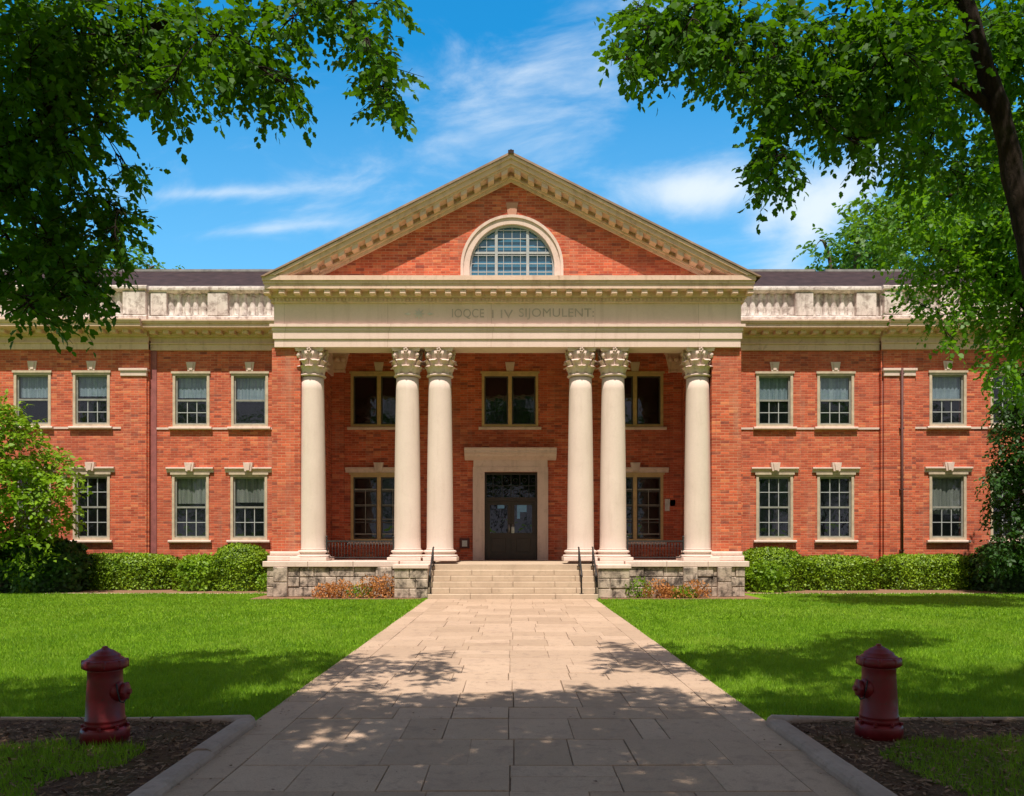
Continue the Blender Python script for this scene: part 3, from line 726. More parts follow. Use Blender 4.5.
for p, k in ((929, dict(kind='half', blind=0.5)), (990, dict(kind='grid', blind=0)), (1052, dict(kind='half', blind=0.4))): addw('right_outer', p, p + 37.5, UP_B, UP_T, **k)
for p, k in ((-46, dict(kind='grid', blind=0.3)), (14, dict(kind='grid')), (73, dict(kind='grid', sash='sash'))): addw('left_outer', p, p + 37, LO_B, LO_T, hood=True, lower=True, cloth='curtain', **k)
for p, k in ((172, dict(kind='half', blind=0.44)), (230.5, dict(kind='half', blind=0.42))): addw('left', p, p + 37, LO_B, LO_T, hood=True, lower=True, cloth='curtain', **k)
for p, k in ((756, dict(kind='grid')), (817, dict(kind='grid'))): addw('right', p, p + 37, LO_B, LO_T, hood=True, lower=True, **k)
for p, k in ((929, dict(kind='half', blind=0.62)), (990, dict(kind='grid')), (1052, dict(kind='grid'))): addw('right_outer', p, p + 37.5, LO_B, LO_T, hood=True, lower=True, cloth='curtain', **k)
for p in (351, 482, 607): addw('porch', p, p + 56, UP_B, UP_T, kind='double')
for p in (351, 607): addw('porch', p, p + 56, LO_B - 0.05, LO_T, kind='double', lower=True, hood=True)
DX0, DX1, DZ0, DZ1 = X(484, YW), X(538, YW), 0.90, Z(472, YW)
holes['porch'].append((DX0, DX1, DZ0, DZ1))
XL_O, XR_O = X(149, YO), X(881, YO)
PXL, PXR = -6.75, 6.50
TOPW = 7.84
wall_holes(-26, XL_O, 0, TOPW + .3, YO, 0.4, holes['left_outer'], 'wall', M['brick'])
wall_holes(XL_O, PXL, 0, TOPW + .3, YW, 0.4, holes['left'], 'wall', M['brick'])
wall_holes(PXR, XR_O, 0, TOPW + .3, YW, 0.4, holes['right'], 'wall', M['brick'])
wall_holes(XR_O, 26, 0, TOPW + .3, YO, 0.4, holes['right_outer'], 'wall', M['brick'])
wall_holes(PXL, PXR, 0.5, 8.2, YW, 0.4, holes['porch'], 'wall', M['brick'])
for xc, zb, w_, h_, y, k in wins: window(xc, zb, w_, h_, y, **k)
# rooms behind the glass
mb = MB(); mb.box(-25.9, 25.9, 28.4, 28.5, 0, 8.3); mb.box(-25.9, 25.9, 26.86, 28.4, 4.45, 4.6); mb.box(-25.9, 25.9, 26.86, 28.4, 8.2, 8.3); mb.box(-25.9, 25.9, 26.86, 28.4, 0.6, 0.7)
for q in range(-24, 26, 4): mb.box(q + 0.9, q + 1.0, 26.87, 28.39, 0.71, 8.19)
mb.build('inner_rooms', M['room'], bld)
# brick pilaster strips with stone caps
def strip(px0, px1, y):
    x0, x1 = X(px0, y), X(px1, y)
    mb = MB(); mb.box(x0, x1, y - 0.07, y + 0.05, 0.0, Z(376.5, y)); mb.build('pilaster', M['brick'], bld)
    mb = MB(); mb.cbox(x0 - 0.05, x1 + 0.05, y - 0.15, y + 0.05, Z(371.5, y), Z(369, y)); mb.cbox(x0 - 0.01, x1 + 0.01, y - 0.11, y + 0.05, Z(376.5, y), Z(371.5, y) - 0.002)
    mb.build('pilaster_cap', M['stone'], bld)
strip(122, 147.5, YO); strip(883, 914, YO)
mb = MB()
for a, b, y in ((-26, X(122, YO), YO), (XL_O, PXL, YW), (PXR, XR_O, YW), (X(914, YO), 26, YO)):
    # thin stone line at upper sill height, broken by the sills themselves
    xs = [a] + sorted(v for (xc, zb, w_, h_, yy_, k) in wins if zb > 4 and yy_ == y and a < xc < b for v in (xc - w_ / 2 - 0.105, xc + w_ / 2 + 0.105)) + [b]
    for i in range(0, len(xs) - 1, 2): mb.box(xs[i], xs[i + 1], y - 0.03, y + 0.02, UP_B - 0.085, UP_B - 0.02)
mb.build('string_course', M['stone'], bld)
# drain pipes
def pipe(px, y, r, mat, zt=7.8):
    x0 = X(px, y); mb = MB(); mb.tube([(x0, y - r - 0.05, 0.1), (x0, y - r - 0.05, zt)], r, 10)
    for z in (1.2, 3.2, 5.2, 7.0): mb.box(x0 - r - 0.03, x0 + r + 0.03, y - 0.06 - r, y + 0.0, z, z + 0.05)
    mb.build('drainpipe', mat, bld)
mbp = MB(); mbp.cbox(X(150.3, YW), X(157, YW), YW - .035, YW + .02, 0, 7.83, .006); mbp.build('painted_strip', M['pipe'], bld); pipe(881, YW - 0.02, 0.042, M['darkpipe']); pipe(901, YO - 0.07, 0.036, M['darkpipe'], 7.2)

# wing entablature and parapet
def wing_top(x0, x1, y):
    mb = MB(); d = y
    zA = TOPW
    mb.extx([(d - 0.06, zA), (d - 0.06, zA + 0.19), (d - 0.11, zA + 0.20), (d - 0.11, zA + 0.235), (d - 0.03, zA + 0.237), (d - 0.03, zA + 0.42), (d - 0.16, zA + 0.44), (d - 0.16, zA + 0.56), (d - 0.50, zA + 0.60),
             (d - 0.62, zA + 0.62), (d - 0.62, zA + 0.72), (d - 0.66, zA + 0.735), (d - 0.70, zA + 0.81), (d - 0.70, zA + 0.85), (d + 0.6, zA + 0.93), (d + 0.6, zA)], x0, x1)
    n = int((x1 - x0) / 0.40); st = (x1 - x0) / n
    for i in range(n): xx = x0 + st * (i + .5); mb.cbox(xx - 0.10, xx + 0.10, d - 0.40, d - 0.165, zA + 0.47, zA + 0.60, 0.02)
    mb.build('entablature', M['cornice'], bld)
wing_top(-26, XL_O, YO); wing_top(XL_O + 0.002, PXL, YW); wing_top(PXR, XR_O - 0.002, YW); wing_top(XR_O, 26, YO)
PB, PT = TOPW + 0.90, 9.92
def parapet(x0, x1, y, piers):
    mb = MB(); d = y - 0.10
    mb.extx([(d - 0.12, PB), (d - 0.12, PB + 0.16), (d - 0.06, PB + 0.2), (d, PB + 0.22), (d + 0.35, PB + 0.22), (d + 0.35, PB)], x0, x1)
    mb.extx([(d - 0.10, PT - 0.04), (d - 0.10, PT - 0.12), (d - 0.04, PT - 0.17), (d, PT - 0.19), (d + 0.35, PT - 0.19), (d + 0.35, PT), (d - 0.06, PT)], x0, x1)
    mb.box(x0, x1, d + 0.13, d + 0.3, PB + 0.22, PT - 0.19)
    for px0, px1 in piers:
        a, b = X(px0, d), X(px1, d)
        if b < x0 or a > x1: continue
        a = max(a, x0 + 0.003); b = min(b, x1 - 0.003); mb.cbox(a, b, d - 0.05, d + 0.16, PB + 0.223, PT - 0.193, 0.015)
    xx = x0 + 0.12
    while xx < x1 - 0.1:
        if not any(X(p0, d) - 0.09 < xx < X(p1, d) + 0.09 for p0, p1 in piers):
            zb = PB + 0.22; zt = PT - 0.19; hh = zt - zb
            mb.lathe([(0.11, zb), (0.11, zb + 0.06), (0.075, zb + 0.08), (0.118, zb + hh * 0.3), (0.112, zb + hh * .42), (0.07, zb + hh * 0.8), (0.09, zb + hh * 0.9), (0.11, zt)], (xx, d + 0.155, 0), 10)
        xx += 0.27
    mb.build('parapet', M['parapet'], bld)
prs = [(-60, -45), (15, 35), (72, 92), (123, 146), (151, 167), (208, 228), (795, 813), (856, 876), (884, 902), (940, 958), (1000, 1018), (1060, 1078)]
parapet(-26, XL_O, YO, prs); parapet(XL_O + 0.002, -6.0, YW, prs); parapet(6.0, XR_O - 0.002, YW, prs); parapet(XR_O, 26, YO, prs)
# main roof
mb = MB()
for x0, x1 in ((-26.5, 26.5),):
    mb.extx([(26.75, 9.80), (26.75, 9.98), (31.0, 12.02), (35.5, 9.9), (35.5, 9.7)], x0, x1)
mb.build('roof', M['roof'], bld)
mb = MB()
for a, b, z in ((-26.4, -8.6, 12.04), (8.6, 11.8, 12.04), (12.2, 26.4, 12.04)): mb.box(a, b, 30.9, 31.1, z - 0.06, z + 0.03)
for q in np.arange(-24, 25, 3.1): mb.box(q, q + 0.06, 28.95, 31.0, 11.02, 11.02 + 0.01) if False else None
mb.extx([(26.60, 9.93), (26.60, 10.06), (26.78, 10.08), (26.78, 9.93)], -26.2, 26.2)
mb.build('roof_flashing', M['roof_edge'], bld)
mb = MB(); mb.box(-26, 26, 36.0, 36.3, 0, 9.7); mb.box(-26, -25.7, 26.9, 36, 0, 9.7); mb.box(25.7, 26, 26.9, 36, 0, 9.7); mb.build('rear_wall', M['brick'], bld)

# --- portico
EX0, EX1 = X(274, YP), X(741, YP)
zs0, zA2, zF, zC0, zC1 = 6.98, 7.60, 8.21, 8.49, 8.83
mb = MB()
def beam(mb, off, z0, z1, back=0.75):                # band following front and both sides, off = projection
    f = YP - off; l = EX0 - off; r = EX1 + off
    mb.box(l, r, f, YP + back, z0, z1)
    mb.box(l, EX0 + 0.78, YP + back, YW - 0.002, z0, z1); mb.box(EX1 - 0.78, r, YP + back, YW - 0.002, z0, z1)
beam(mb, -0.01, zs0, 7.20); beam(mb, 0.025, 7.202, 7.42); beam(mb, 0.05, 7.422, 7.52); beam(mb, 0.10, 7.522, 7.60)
mb.build('architrave', M['frieze'], bld)
mb = MB(); beam(mb, 0.0, 7.602, 8.20); mb.build('frieze', M['frieze'], bld)
mb = MB()
beam(mb, 0.07, 8.202, 8.24); beam(mb, 0.06, 8.242, 8.33)
x = EX0 - 0.05
while x < EX1: mb.box(x, x + 0.06, YP - 0.10, YP - 0.061, 8.245, 8.318); x += 0.105
beam(mb, 0.13, 8.332, 8.49)
n = 32; a0, a1 = X(267, 22.0), X(750, 22.0)
for i in range(n + 1):
    xx = a0 + (a1 - a0) * i / n; mb.cbox(xx - 0.085, xx + 0.085, YP - 0.36, YP - 0.131, 8.36, 8.489, 0.015)
# corona
cx0, cx1 = X(262, 21.85), X(756, 21.85)
for f, z0, z1, e in ((0.40, 8.491, 8.62, 0.05), (0.43, 8.622, 8.70, 0.02), (0.47, 8.702, 8.83, 0.0)):
    mb.box(cx0 + e, cx1 - e, YP - f, YW - 0.6, z0, z1)
mb.build('cornice', M['cornice'], bld)
# porch ceiling
mb = MB(); mb.box(EX0 + 0.783, EX1 - 0.783, YP + 0.753, YW - 0.003, 7.98, 8.1); mb.build('porch_ceiling', M['cornice'], bld)
# carved words and ornament on the frieze
def words(txt, px0, px1, zc, size, mat):
    cu = bpy.data.curves.new('t', 'FONT'); cu.body = txt; cu.size = size; cu.extrude = 0.004; cu.align_x = 'LEFT'; cu.space_character = 1.05
    to = bpy.data.objects.new('t', cu); C.objects.link(to); bpy.context.view_layer.update()
    me = bpy.data.meshes.new_from_object(to.evaluated_get(bpy.context.evaluated_depsgraph_get())); bpy.data.objects.remove(to)
    xs = [v_.co.x for v_ in me.vertices]; ys = [v_.co.y for v_ in me.vertices]; wd = max(xs) - min(xs)
    X0, X1 = X(px0, YP), X(px1, YP); s = (X1 - X0) / wd
    for v_ in me.vertices:
        x, y, z = v_.co; v_.co = (X0 + (x - min(xs)) * s, YP - 0.004 - z * 0.6, zc + (y - (max(ys) + min(ys)) / 2))
    me.update()
    link('inscription', me, mat, bld)
words('IOQCE', 452, 484, 7.90, 0.34, M['letters'])
words('I IV', 492, 513, 7.90, 0.34, M['letters'])
words('SIJOMULENT:', 519, 594, 7.90, 0.34, M['letters'])
mb = MB()
cxm = X(419, YP)
for i in range(8):
    a = i * math.pi / 4; p = [(cxm + math.cos(a) * 0.05 + math.cos(a + 1.57) * 0.03, 7.9 + math.sin(a) * 0.05 + math.sin(a + 1.57) * 0.03), (cxm + math.cos(a) * 0.17, 7.9 + math.sin(a) * 0.17), (cxm + math.cos(a) * 0.05 - math.cos(a + 1.57) * 0.03, 7.9 + math.sin(a) * 0.05 - math.sin(a + 1.57) * 0.03)]
    mb.prism(p, YP - 0.018, YP - 0.003)
mb.lathe([(0.055, YP - 0.03), (0.06, YP - 0.003)], (cxm, 0, 7.9), 12, 'Y')
for s_ in (-1, 1): mb.prism([(cxm + s_ * .22, 7.9), (cxm + s_ * .30, 7.94), (cxm + s_ * .42, 7.9), (cxm + s_ * .30, 7.86)], YP - 0.015, YP - 0.003)
mb.build('frieze_ornament', M['medallion'], bld)

# pediment
APZ = Z(152.5, 21.82); SL = 0.4975
def layer(mb, a, b, y0, y1, zb=8.832):
    """band between offsets a and b below the roof line, both slopes"""
    for sg in (-1, 1):
        xu = (APZ - a - zb) / SL; xl = (APZ - b - zb) / SL
        mb.prism([(XA, APZ - a), (XA + sg * xu, zb), (XA + sg * xl, zb), (XA, APZ - b)], y0, y1)
ped = bpy.data.objects.new('pediment', None); C.objects.link(ped); ped.parent = bld; ped.location = Vector((XA, 22.0, 8.8)) - wl(bld)
mb = MB(); layer(mb, 0.062, 0.14, 21.80, 26.2); layer(mb, 0.142, 0.27, 21.87, 26.0); layer(mb, 0.272, 0.33, 21.93, 22.7)
layer(mb, 0.442, 0.50, 22.22, 22.6); layer(mb, 0.502, 0.585, 22.29, 22.6); layer(mb, 0.332, 0.44, 22.27, 22.6)
ang = math.atan(SL)
for sg in (-1, 1):
    for i in range(18):
        t = 0.18 + i * 0.375; xm = XA + sg * t
        if APZ - 0.5 - SL * t < 8.86: continue
        za = lambda xx, o: APZ - o - SL * abs(xx - XA)
        x0_, x1_ = xm - 0.085, xm + 0.085
        mb.prism([(x0_, za(x0_, 0.332)), (x1_, za(x1_, 0.332)), (x1_, za(x1_, 0.45)), (x0_, za(x0_, 0.45))], 21.95, 22.268)
mb.build('raking_cornice', M['cornice'], ped)
mb = MB()
for sg in (-1, 1):
    xe = (APZ - 8.78) / SL
    mb.prism([(XA, APZ), (XA + sg * xe, 8.78 + 0.0), (XA + sg * (xe - 0.1), 8.78), (XA, APZ - 0.06)], 21.86, 33.5)
    mb3 = MB(); mb3.prism([(XA, APZ + 0.004), (XA + sg * xe, 8.784), (XA + sg * (xe - 0.1), 8.784), (XA, APZ - 0.058)], 21.76, 21.857); mb3.build('roof_edge_moulding', M['edge_copper'], ped)
mb.box(XA - 0.08, XA + 0.08, 21.74, 33, APZ - 0.05, APZ + 0.035); mb.lathe([(0.05, APZ + .03), (0.055, APZ + .05), (0.02, APZ + .07), (0.0, APZ + .09)], (XA, 21.8, 0), 10)
mb.build('portico_roof', M['roof'], ped)
# tympanum with arched hole
YT = 22.36
FX, FZ, FR, FH = X(512, YT), 8.83, 1.19, 0.42        # centre, base, radius, stilt height
def arc(r, n=28, z=FZ): return [(FX + r * math.cos(t), z + FH + r * math.sin(t)) for t in [math.pi * i / n for i in range(n + 1)]]
mb = MB(); pts = arc(FR + 0.05); xe = (APZ - 0.5 - 8.832) / SL
# fan from arch points out to the gable line
outer = []
for i, (px_, pz_) in enumerate(pts):
    t = math.pi * i / (len(pts) - 1); dx, dz = math.cos(t), math.sin(t)
    z0c = FZ + FH; lim = (APZ - 0.4 - z0c - SL * (FX - XA) * (1 if dx > 0 else -1)) / (dz + SL * abs(dx)) if (dz + SL * abs(dx)) > 0 else 9
    outer.append((FX + dx * lim, z0c + dz * lim))
n = len(pts)
vs = [(p[0], YT, p[1]) for p in pts] + [(p[0], YT, p[1]) for p in outer]
mb.add(vs, [(i, i + 1, n + i + 1, n + i) for i in range(n - 1)])
for sg in (-1, 1):
    xi = FX + sg * (FR + 0.05); z0c = FZ + FH; xo = XA + sg * ((APZ - 0.4 - z0c) / SL); xb = XA + sg * ((APZ - 0.4 - FZ) / SL)
    mb.add([(xi, YT, FZ), (xb, YT, FZ), (outer[0][0] if sg > 0 else outer[-1][0], YT, z0c), (xi, YT, z0c)], [(0, 1, 2, 3)])
mb.build('tympanum', M['brick'], ped)
fan = MB()
def archring(mb, r0, r1, y0, y1, n=28):
    a = [(FX + r0, FZ)] + arc(r0, n) + [(FX - r0, FZ)]; b = [(FX + r1, FZ)] + arc(r1, n) + [(FX - r1, FZ)]; k = len(a)
    vs = [(p[0], y0, p[1]) for p in a] + [(p[0], y0, p[1]) for p in b] + [(p[0], y1, p[1]) for p in a] + [(p[0], y1, p[1]) for p in b]
    fs = []
    for i in range(k - 1): fs += [(i, i + 1, k + i + 1, k + i), (2 * k + i, 3 * k + i, 3 * k + i + 1, 2 * k + i + 1), (i, 2 * k + i, 2 * k + i + 1, i + 1), (k + i, k + i + 1, 3 * k + i + 1, 3 * k + i)]
    mb.add(vs, fs)
archring(fan, FR + 0.0, FR + 0.17, 22.34, 22.50); archring(fan, FR + 0.172, FR + 0.25, 22.30, 22.48)
ft = fan.build('arch_surround', M['stone'], ped)
mb = MB(); mb.prism([(FX - 0.12, FZ + FH + FR + 0.26), (FX + 0.12, FZ + FH + FR + 0.26), (FX + 0.17, FZ + FH + FR + 0.60), (FX - 0.17, FZ + FH + FR + 0.60)], 22.33, 22.45)
mb.build('arch_keystone', stone_mat('pink_keystone', (0.54, 0.25, 0.17), (0.58, 0.31, 0.22)), ped)
mb = MB(); archring(mb, FR - 0.05, FR - 0.002, 22.42, 22.50)
for fx in (-0.35, 0.35):
    xx = FX + fx * FR * 1.05; hh = math.sqrt(max(0, FR ** 2 - (xx - FX) ** 2)); mb.box(xx - 0.035, xx + 0.035, 22.425, 22.49, FZ, FZ + FH + hh - 0.03)
zz = FZ + 0.83
hw = math.sqrt(FR ** 2 - (zz - FZ - FH) ** 2); mb.box(FX - hw + .04, FX + hw - .04, 22.427, 22.488, zz - 0.03, zz + 0.03)
for i in range(-4, 5):
    xx = FX + i * FR * 2 / 10.0 + 0.0
    if abs(xx - FX) > FR - 0.1: continue
    hh = math.sqrt(FR ** 2 - (xx - FX) ** 2); mb.box(xx - 0.008, xx + 0.008, 22.44, 22.475, FZ, FZ + FH + hh - 0.03)
for j in range(1, 7):
    z_ = FZ + j * 0.235 + 0.06; e = z_ - FZ - FH
    if e > FR - 0.05: continue
    hw = math.sqrt(FR ** 2 - e * e) if e > 0 else FR; mb.box(FX - hw + .03, FX + hw - .03, 22.442, 22.473, z_ - 0.011, z_ + 0.011)
mb.build('fanlight_bars', M['white_sash'], ped)
mb = MB(); mb.prism([(FX + FR, FZ)] + arc(FR) + [(FX - FR, FZ)], 22.51, 22.52); mb.build('fanlight_pane', M['fan_glass'], ped)

# side walls of the porch (front face reads as a brick pier)
def pier(x0, x1):
    mb = MB(); mb.box(x0, x1, 22.42, YW - 0.002, 0.97, zs0 - 0.002); mb.build('pier', M['brick'], bld)
    mb = MB(); mb.cbox(x0 - 0.10, x1 + 0.06, 22.30, 23.2, 0.985, 1.13, 0.02); mb.cbox(x0 - 0.05, x1 + 0.03, 22.36, 23.2, 1.132, 1.25, 0.03); mb.build('pier_base', M['stone'], bld)
pier(PXL + 0.02, -5.93); pier(5.66, PXR - 0.02)

# columns
def capital_mb(r=0.33, h=0.78):
    mb = MB()
    mb.lathe([(r, 0), (r + 0.055, 0.01), (r + 0.07, 0.03), (r + 0.055, 0.055), (r + 0.0, 0.065), (r - 0.01, 0.1), (r - 0.01, h * 0.5), (r + 0.03, h * 0.75), (r + 0.09, h * 0.88)], n=28)
    def leaf(a, z0, hh, wd, out):
        n = 7; vs = []
        for i in range(n):
            t = i / (n - 1); zz = z0 + hh * (t if t < 0.8 else 0.8 + (t - 0.8) * -0.6); rr = r + 0.0 + out * t ** 2.2 + (0.02 if t > 0.8 else 0)
            ww = wd * (0.75 + 0.35 * math.sin(math.pi * t * 0.9)) * (1 if t < 0.85 else 0.6)
            for k_, bulge in ((-1, 0), (-0.5, .02), (0, 0.035), (0.5, .02), (1, 0)):
                aa = a + k_ * ww / r; vs.append(((rr + bulge) * math.cos(aa), (rr + bulge) * math.sin(aa), zz + (0.015 if abs(k_) == 1 and i % 2 else 0)))
        mb.add(vs, [(i * 5 + j, i * 5 + j + 1, (i + 1) * 5 + j + 1, (i + 1) * 5 + j) for i in range(n - 1) for j in range(4)], True)
        mb.add([(p[0] * .985, p[1] * .985, p[2]) for p in vs], [(i * 5 + j, (i + 1) * 5 + j, (i + 1) * 5 + j + 1, i * 5 + j + 1) for i in range(n - 1) for j in range(4)], True)
    for i in range(8): leaf(i * math.pi / 4, 0.07, 0.27, 0.105, 0.13)
    for i in range(8): leaf((i + .5) * math.pi / 4, 0.12, 0.42, 0.10, 0.16)
    for i in range(4):                                   # corner volutes
        a = math.pi / 4 + i * math.pi / 2; d = Vector((math.cos(a), math.sin(a), 0)); pts = []
        for k_ in range(15):
            t = k_ / 14; ang_ = t * 4.6 * math.pi / 2; rr = 0.105 * (1 - t * 0.8)
            pts.append(d * (r + 0.115 + math.cos(ang_ - 1.57) * -rr * 0.9) + Vector((0, 0, h - 0.19 + math.sin(ang_ + 1.57) * rr)))
        mb.tube([d * r + Vector((0, 0, 0.36)), d * (r + 0.05) + Vector((0, 0, 0.5))] + pts, [0.03] * 2 + [0.034] * 15, 6)
        mb.lathe([(0.0, -0.05), (0.05, -0.045), (0.05, 0.045), (0.0, 0.05)], (d.x * (r + .115), d.y * (r + .115), h - 0.19), 8)
    for i in range(4):                                   # central flower + small scrolls
        a = i * math.pi / 2; d = Vector((math.cos(a), math.sin(a), 0)); t_ = Vector((-d.y, d.x, 0))
        c = d * (r + 0.10) + Vector((0, 0, h - 0.07))
        for q in range(5):
            b = q * 1.2566; e = c + t_ * math.cos(b) * 0.045 + Vector((0, 0, math.sin(b) * 0.045)); mb.lathe([(0, -.03), (0.026, -.015), (0.026, .015), (0, .03)], tuple(e), 6)
        for sg in (-1, 1): mb.tube([d * (r - .0) + t_ * sg * 0.03 + Vector((0, 0, .38)), d * (r + .07) + t_ * sg * 0.10 + Vector((0, 0, .56)), d * (r + .09) + t_ * sg * 0.08 + Vector((0, 0, .63)), d * (r + .1) + t_ * sg * 0.04 + Vector((0, 0, .60))], [.022, .025, .022, .015], 5)
    # abacus with hollow sides
    n = 8; out = []
    for i in range(4):
        a0_ = math.pi / 4 + i * math.pi / 2; a1_ = a0_ + math.pi / 2; p0 = Vector((math.cos(a0_), math.sin(a0_))) * (r + 0.27); p1 = Vector((math.cos(a1_), math.sin(a1_))) * (r + 0.27)
        for k_ in range(n):
            t = (k_ + 0.35) / (n - 0.3) if k_ else 0.04; p = p0.lerp(p1, t); inn = (p0 + p1).normalized() * -0.075 * math.sin(math.pi * t); out.append(p + inn)
    k_ = len(out)
    for z0, z1, s_ in ((h - 0.09, h - 0.045, 0.96), (h - 0.044, h, 1.0)):
        vs = [(p.x * s_, p.y * s_, z0) for p in out] + [(p.x * s_, p.y * s_, z1) for p in out]
        mb.add(vs, [tuple(range(k_)), tuple(range(2 * k_ - 1, k_ - 1, -1))] + [(i, (i + 1) % k_, (i + 1) % k_ + k_, i + k_) for i in range(k_)])
    return mb
Rb, Rt = 0.378, 0.318
CZ0 = 0.985; CH = zs0 - 0.002 - CZ0
def col_meshes():
    capm = capital_mb(Rt).mesh('capital')
    mb = MB(); prof = [(Rb + 0.03, 0.30), (Rb + 0.005, 0.34)]
    for i in range(15):
        t = i / 14; prof.append((Rb - (Rb - Rt) * (t ** 1.7), 0.36 + (CH - 0.80 - 0.36) * t))
    mb.lathe(prof, n=40); sh = mb.mesh('shaft')
    mb = MB(); q = Rb + 0.13; mb.cbox(-q, q, -q, q, 0, 0.10, 0.012)
    mb.lathe([(Rb + 0.11, 0.10), (Rb + 0.135, 0.13), (Rb + 0.11, 0.165), (Rb + 0.06, 0.175), (Rb + 0.045, 0.20), (Rb + 0.06, 0.225), (Rb + 0.09, 0.24), (Rb + 0.095, 0.265), (Rb + 0.07, 0.29), (Rb + 0.03, 0.30)], n=40)
    return capm, sh, mb.mesh('base')
capm, shm, bsm = col_meshes()
YC = 22.74
for px in (312.5, 407.5, 440, 580.5, 613, 697.5):
    c = part('column', shm, M['column'], bld, Vector((X(px, YC), YC, CZ0)) - wl(bld))
    part('capital', capm, M['stone'], c, (0, 0, CH - 0.78)); part('base', bsm, M['column'], c)
# pilasters on the back wall near the corners, with small capitals
for x_ in (-5.72, 5.45):
    mb = MB(); mb.box(x_ - 0.2, x_ + 0.2, YW - 0.09, YW - 0.002, 0.91, 7.1); mb.build('porch_pilaster', M['brick'], bld)
    mb = MB(); mb.cbox(x_ - 0.24, x_ + 0.24, YW - 0.16, YW - 0.002, 7.1, 7.18); mb.prism([(x_ - .22, 7.182), (x_ + .22, 7.182), (x_ + .34, 7.7), (x_ - .34, 7.7)], YW - 0.2, YW - 0.002); mb.cbox(x_ - .37, x_ + .37, YW - 0.26, YW - .002, 7.702, 7.8)
    for s_ in (-1, 0, 1): mb.lathe([(0, -.09), (.09, -.05), (.09, .05), (0, .09)], (x_ + s_ * .2, YW - .22, 7.5), 8)
    mb.build('porch_pilaster_capital', M['cornice'], bld)

# door and its limestone surround
mb = MB(); j0, j1 = X(473, YW), X(548, YW)
for a, b in ((j0, DX0 + 0.02), (DX1 - 0.02, j1)):
    mb.box(a, b, YW - 0.12, YW + 0.1, 0.902, Z(472, YW)); m_ = (a + b) / 2
    mb.box(m_ - 0.10, m_ + 0.10, YW - 0.145, YW - 0.121, 0.98, Z(474, YW))
zt_ = Z(472, YW)
mb.box(j0, j1, YW - 0.12, YW + 0.1, zt_ + 0.002, zt_ + 0.16); mb.box(j0 + .02, j1 - .02, YW - 0.10, YW + .1, zt_ + 0.162, zt_ + 0.38)
mb.extx([(YW - 0.12, zt_ + .382), (YW - 0.16, zt_ + .42), (YW - 0.30, zt_ + .50), (YW - 0.34, zt_ + .56), (YW - 0.42, zt_ + .60), (YW - 0.42, zt_ + .68), (YW - 0.46, zt_ + .72), (YW - 0.46, zt_ + .76), (YW, zt_ + .78), (YW, zt_ + .382)], X(465, YW), X(556, YW))
mb.build('door_surround', M['stone'], bld)
dw = DX1 - DX0; dm = (DX0 + DX1) / 2; zT0 = Z(499, YW)
mb = MB(); mb.box(DX0 + .021, DX0 + 0.08, YW + 0.1, YW + 0.2, .902, DZ1 - .001); mb.box(DX1 - 0.08, DX1 - .021, YW + 0.1, YW + 0.2, .902, DZ1 - .001); mb.box(DX0 + .081, DX1 - .081, YW + .1, YW + .2, DZ1 - 0.08, DZ1 - .001); mb.box(DX0 + .081, DX1 - .081, YW + .09, YW + .2, zT0 - 0.06, zT0 + 0.06)
fr = mb.build('door_frame', M['door'], bld)
mb = MB()
for i in range(1, 6): xx = DX0 + dw * i / 6; mb.box(xx - .012, xx + .012, YW + .13, YW + .15, zT0 + .061, DZ1 - .081)
mb.box(DX0 + .082, DX1 - .082, YW + .131, YW + .149, (zT0 + DZ1) / 2 - .012, (zT0 + DZ1) / 2 + .012)
for i in range(6):
    cxx = DX0 + dw * (i + .5) / 6
    for zz in (zT0 + .24, DZ1 - .26): mb.lathe([(0.075, YW + .125), (0.075, YW + .14), (0.055, YW + .14), (0.055, YW + .125)], (cxx, 0, zz), 12, 'Y', cap=False)
mb.build('transom_grille', M['iron'], bld)
mb = MB(); mb.box(DX0 + .08, DX1 - .08, YW + .16, YW + .17, zT0 + .05, DZ1 - .08); mb.build('transom_pane', M['glass_inner'], bld)
for sg in (-1, 1):
    a, b = (DX0 + .083, dm - .005) if sg < 0 else (dm + .005, DX1 - .083); z0, z1 = .905, zT0 - .063
    mb = MB(); st = 0.11
    mb.box(a, a + st, YW + .13, YW + .18, z0, z1); mb.box(b - st, b, YW + .13, YW + .18, z0, z1)
    for q0, q1 in ((z0, z0 + .2), (z0 + .78, z0 + .9), (z1 - .13, z1)): mb.box(a + st, b - st, YW + .13, YW + .18, q0, q1)
    mb.box(a + st, b - st, YW + .15, YW + .17, z0 + .2, z0 + .78); mb.cbox(a + st + .06, b - st - .06, YW + .138, YW + .15, z0 + .26, z0 + .72, .01)
    d = mb.build('door', M['door'], bld)
    mb = MB(); mb.box(a + st, b - st, YW + .155, YW + .162, z0 + .9, z1 - .13); mb.build('door_pane', M['glass_inner'], d)
    hx = b - 0.06 if sg < 0 else a + 0.06
    mb = MB(); mb.tube([(hx, YW + .13, 1.82), (hx, YW + .07, 1.84), (hx, YW + .06, 1.95), (hx, YW + .07, 2.06), (hx, YW + .13, 2.08)], .014, 6)
    if sg > 0: mb.box(hx - .045, hx + .045, YW + .118, YW + .129, 1.80, 2.0)
    mb.build('door_handle', M['steel'], d)
mb = MB(); mb.box(dm + 0.20, dm + 0.52, YW + .148, YW + .154, 2.50, 2.80); mb.box(dm + 0.20, dm + 0.30, YW + .148, YW + .154, 2.28, 2.498)
tag(mb.build('door_notice', M['blue']), 'light blue paper notice stuck on the glass of the right entrance door', 'notice')
mb = MB(); mb.box(dm - 0.45, dm - 0.22, YW + .148, YW + .154, 2.62, 2.76)
tag(mb.build('door_notice', M['blue']), 'small blue slip stuck on the glass of the left entrance door', 'notice')
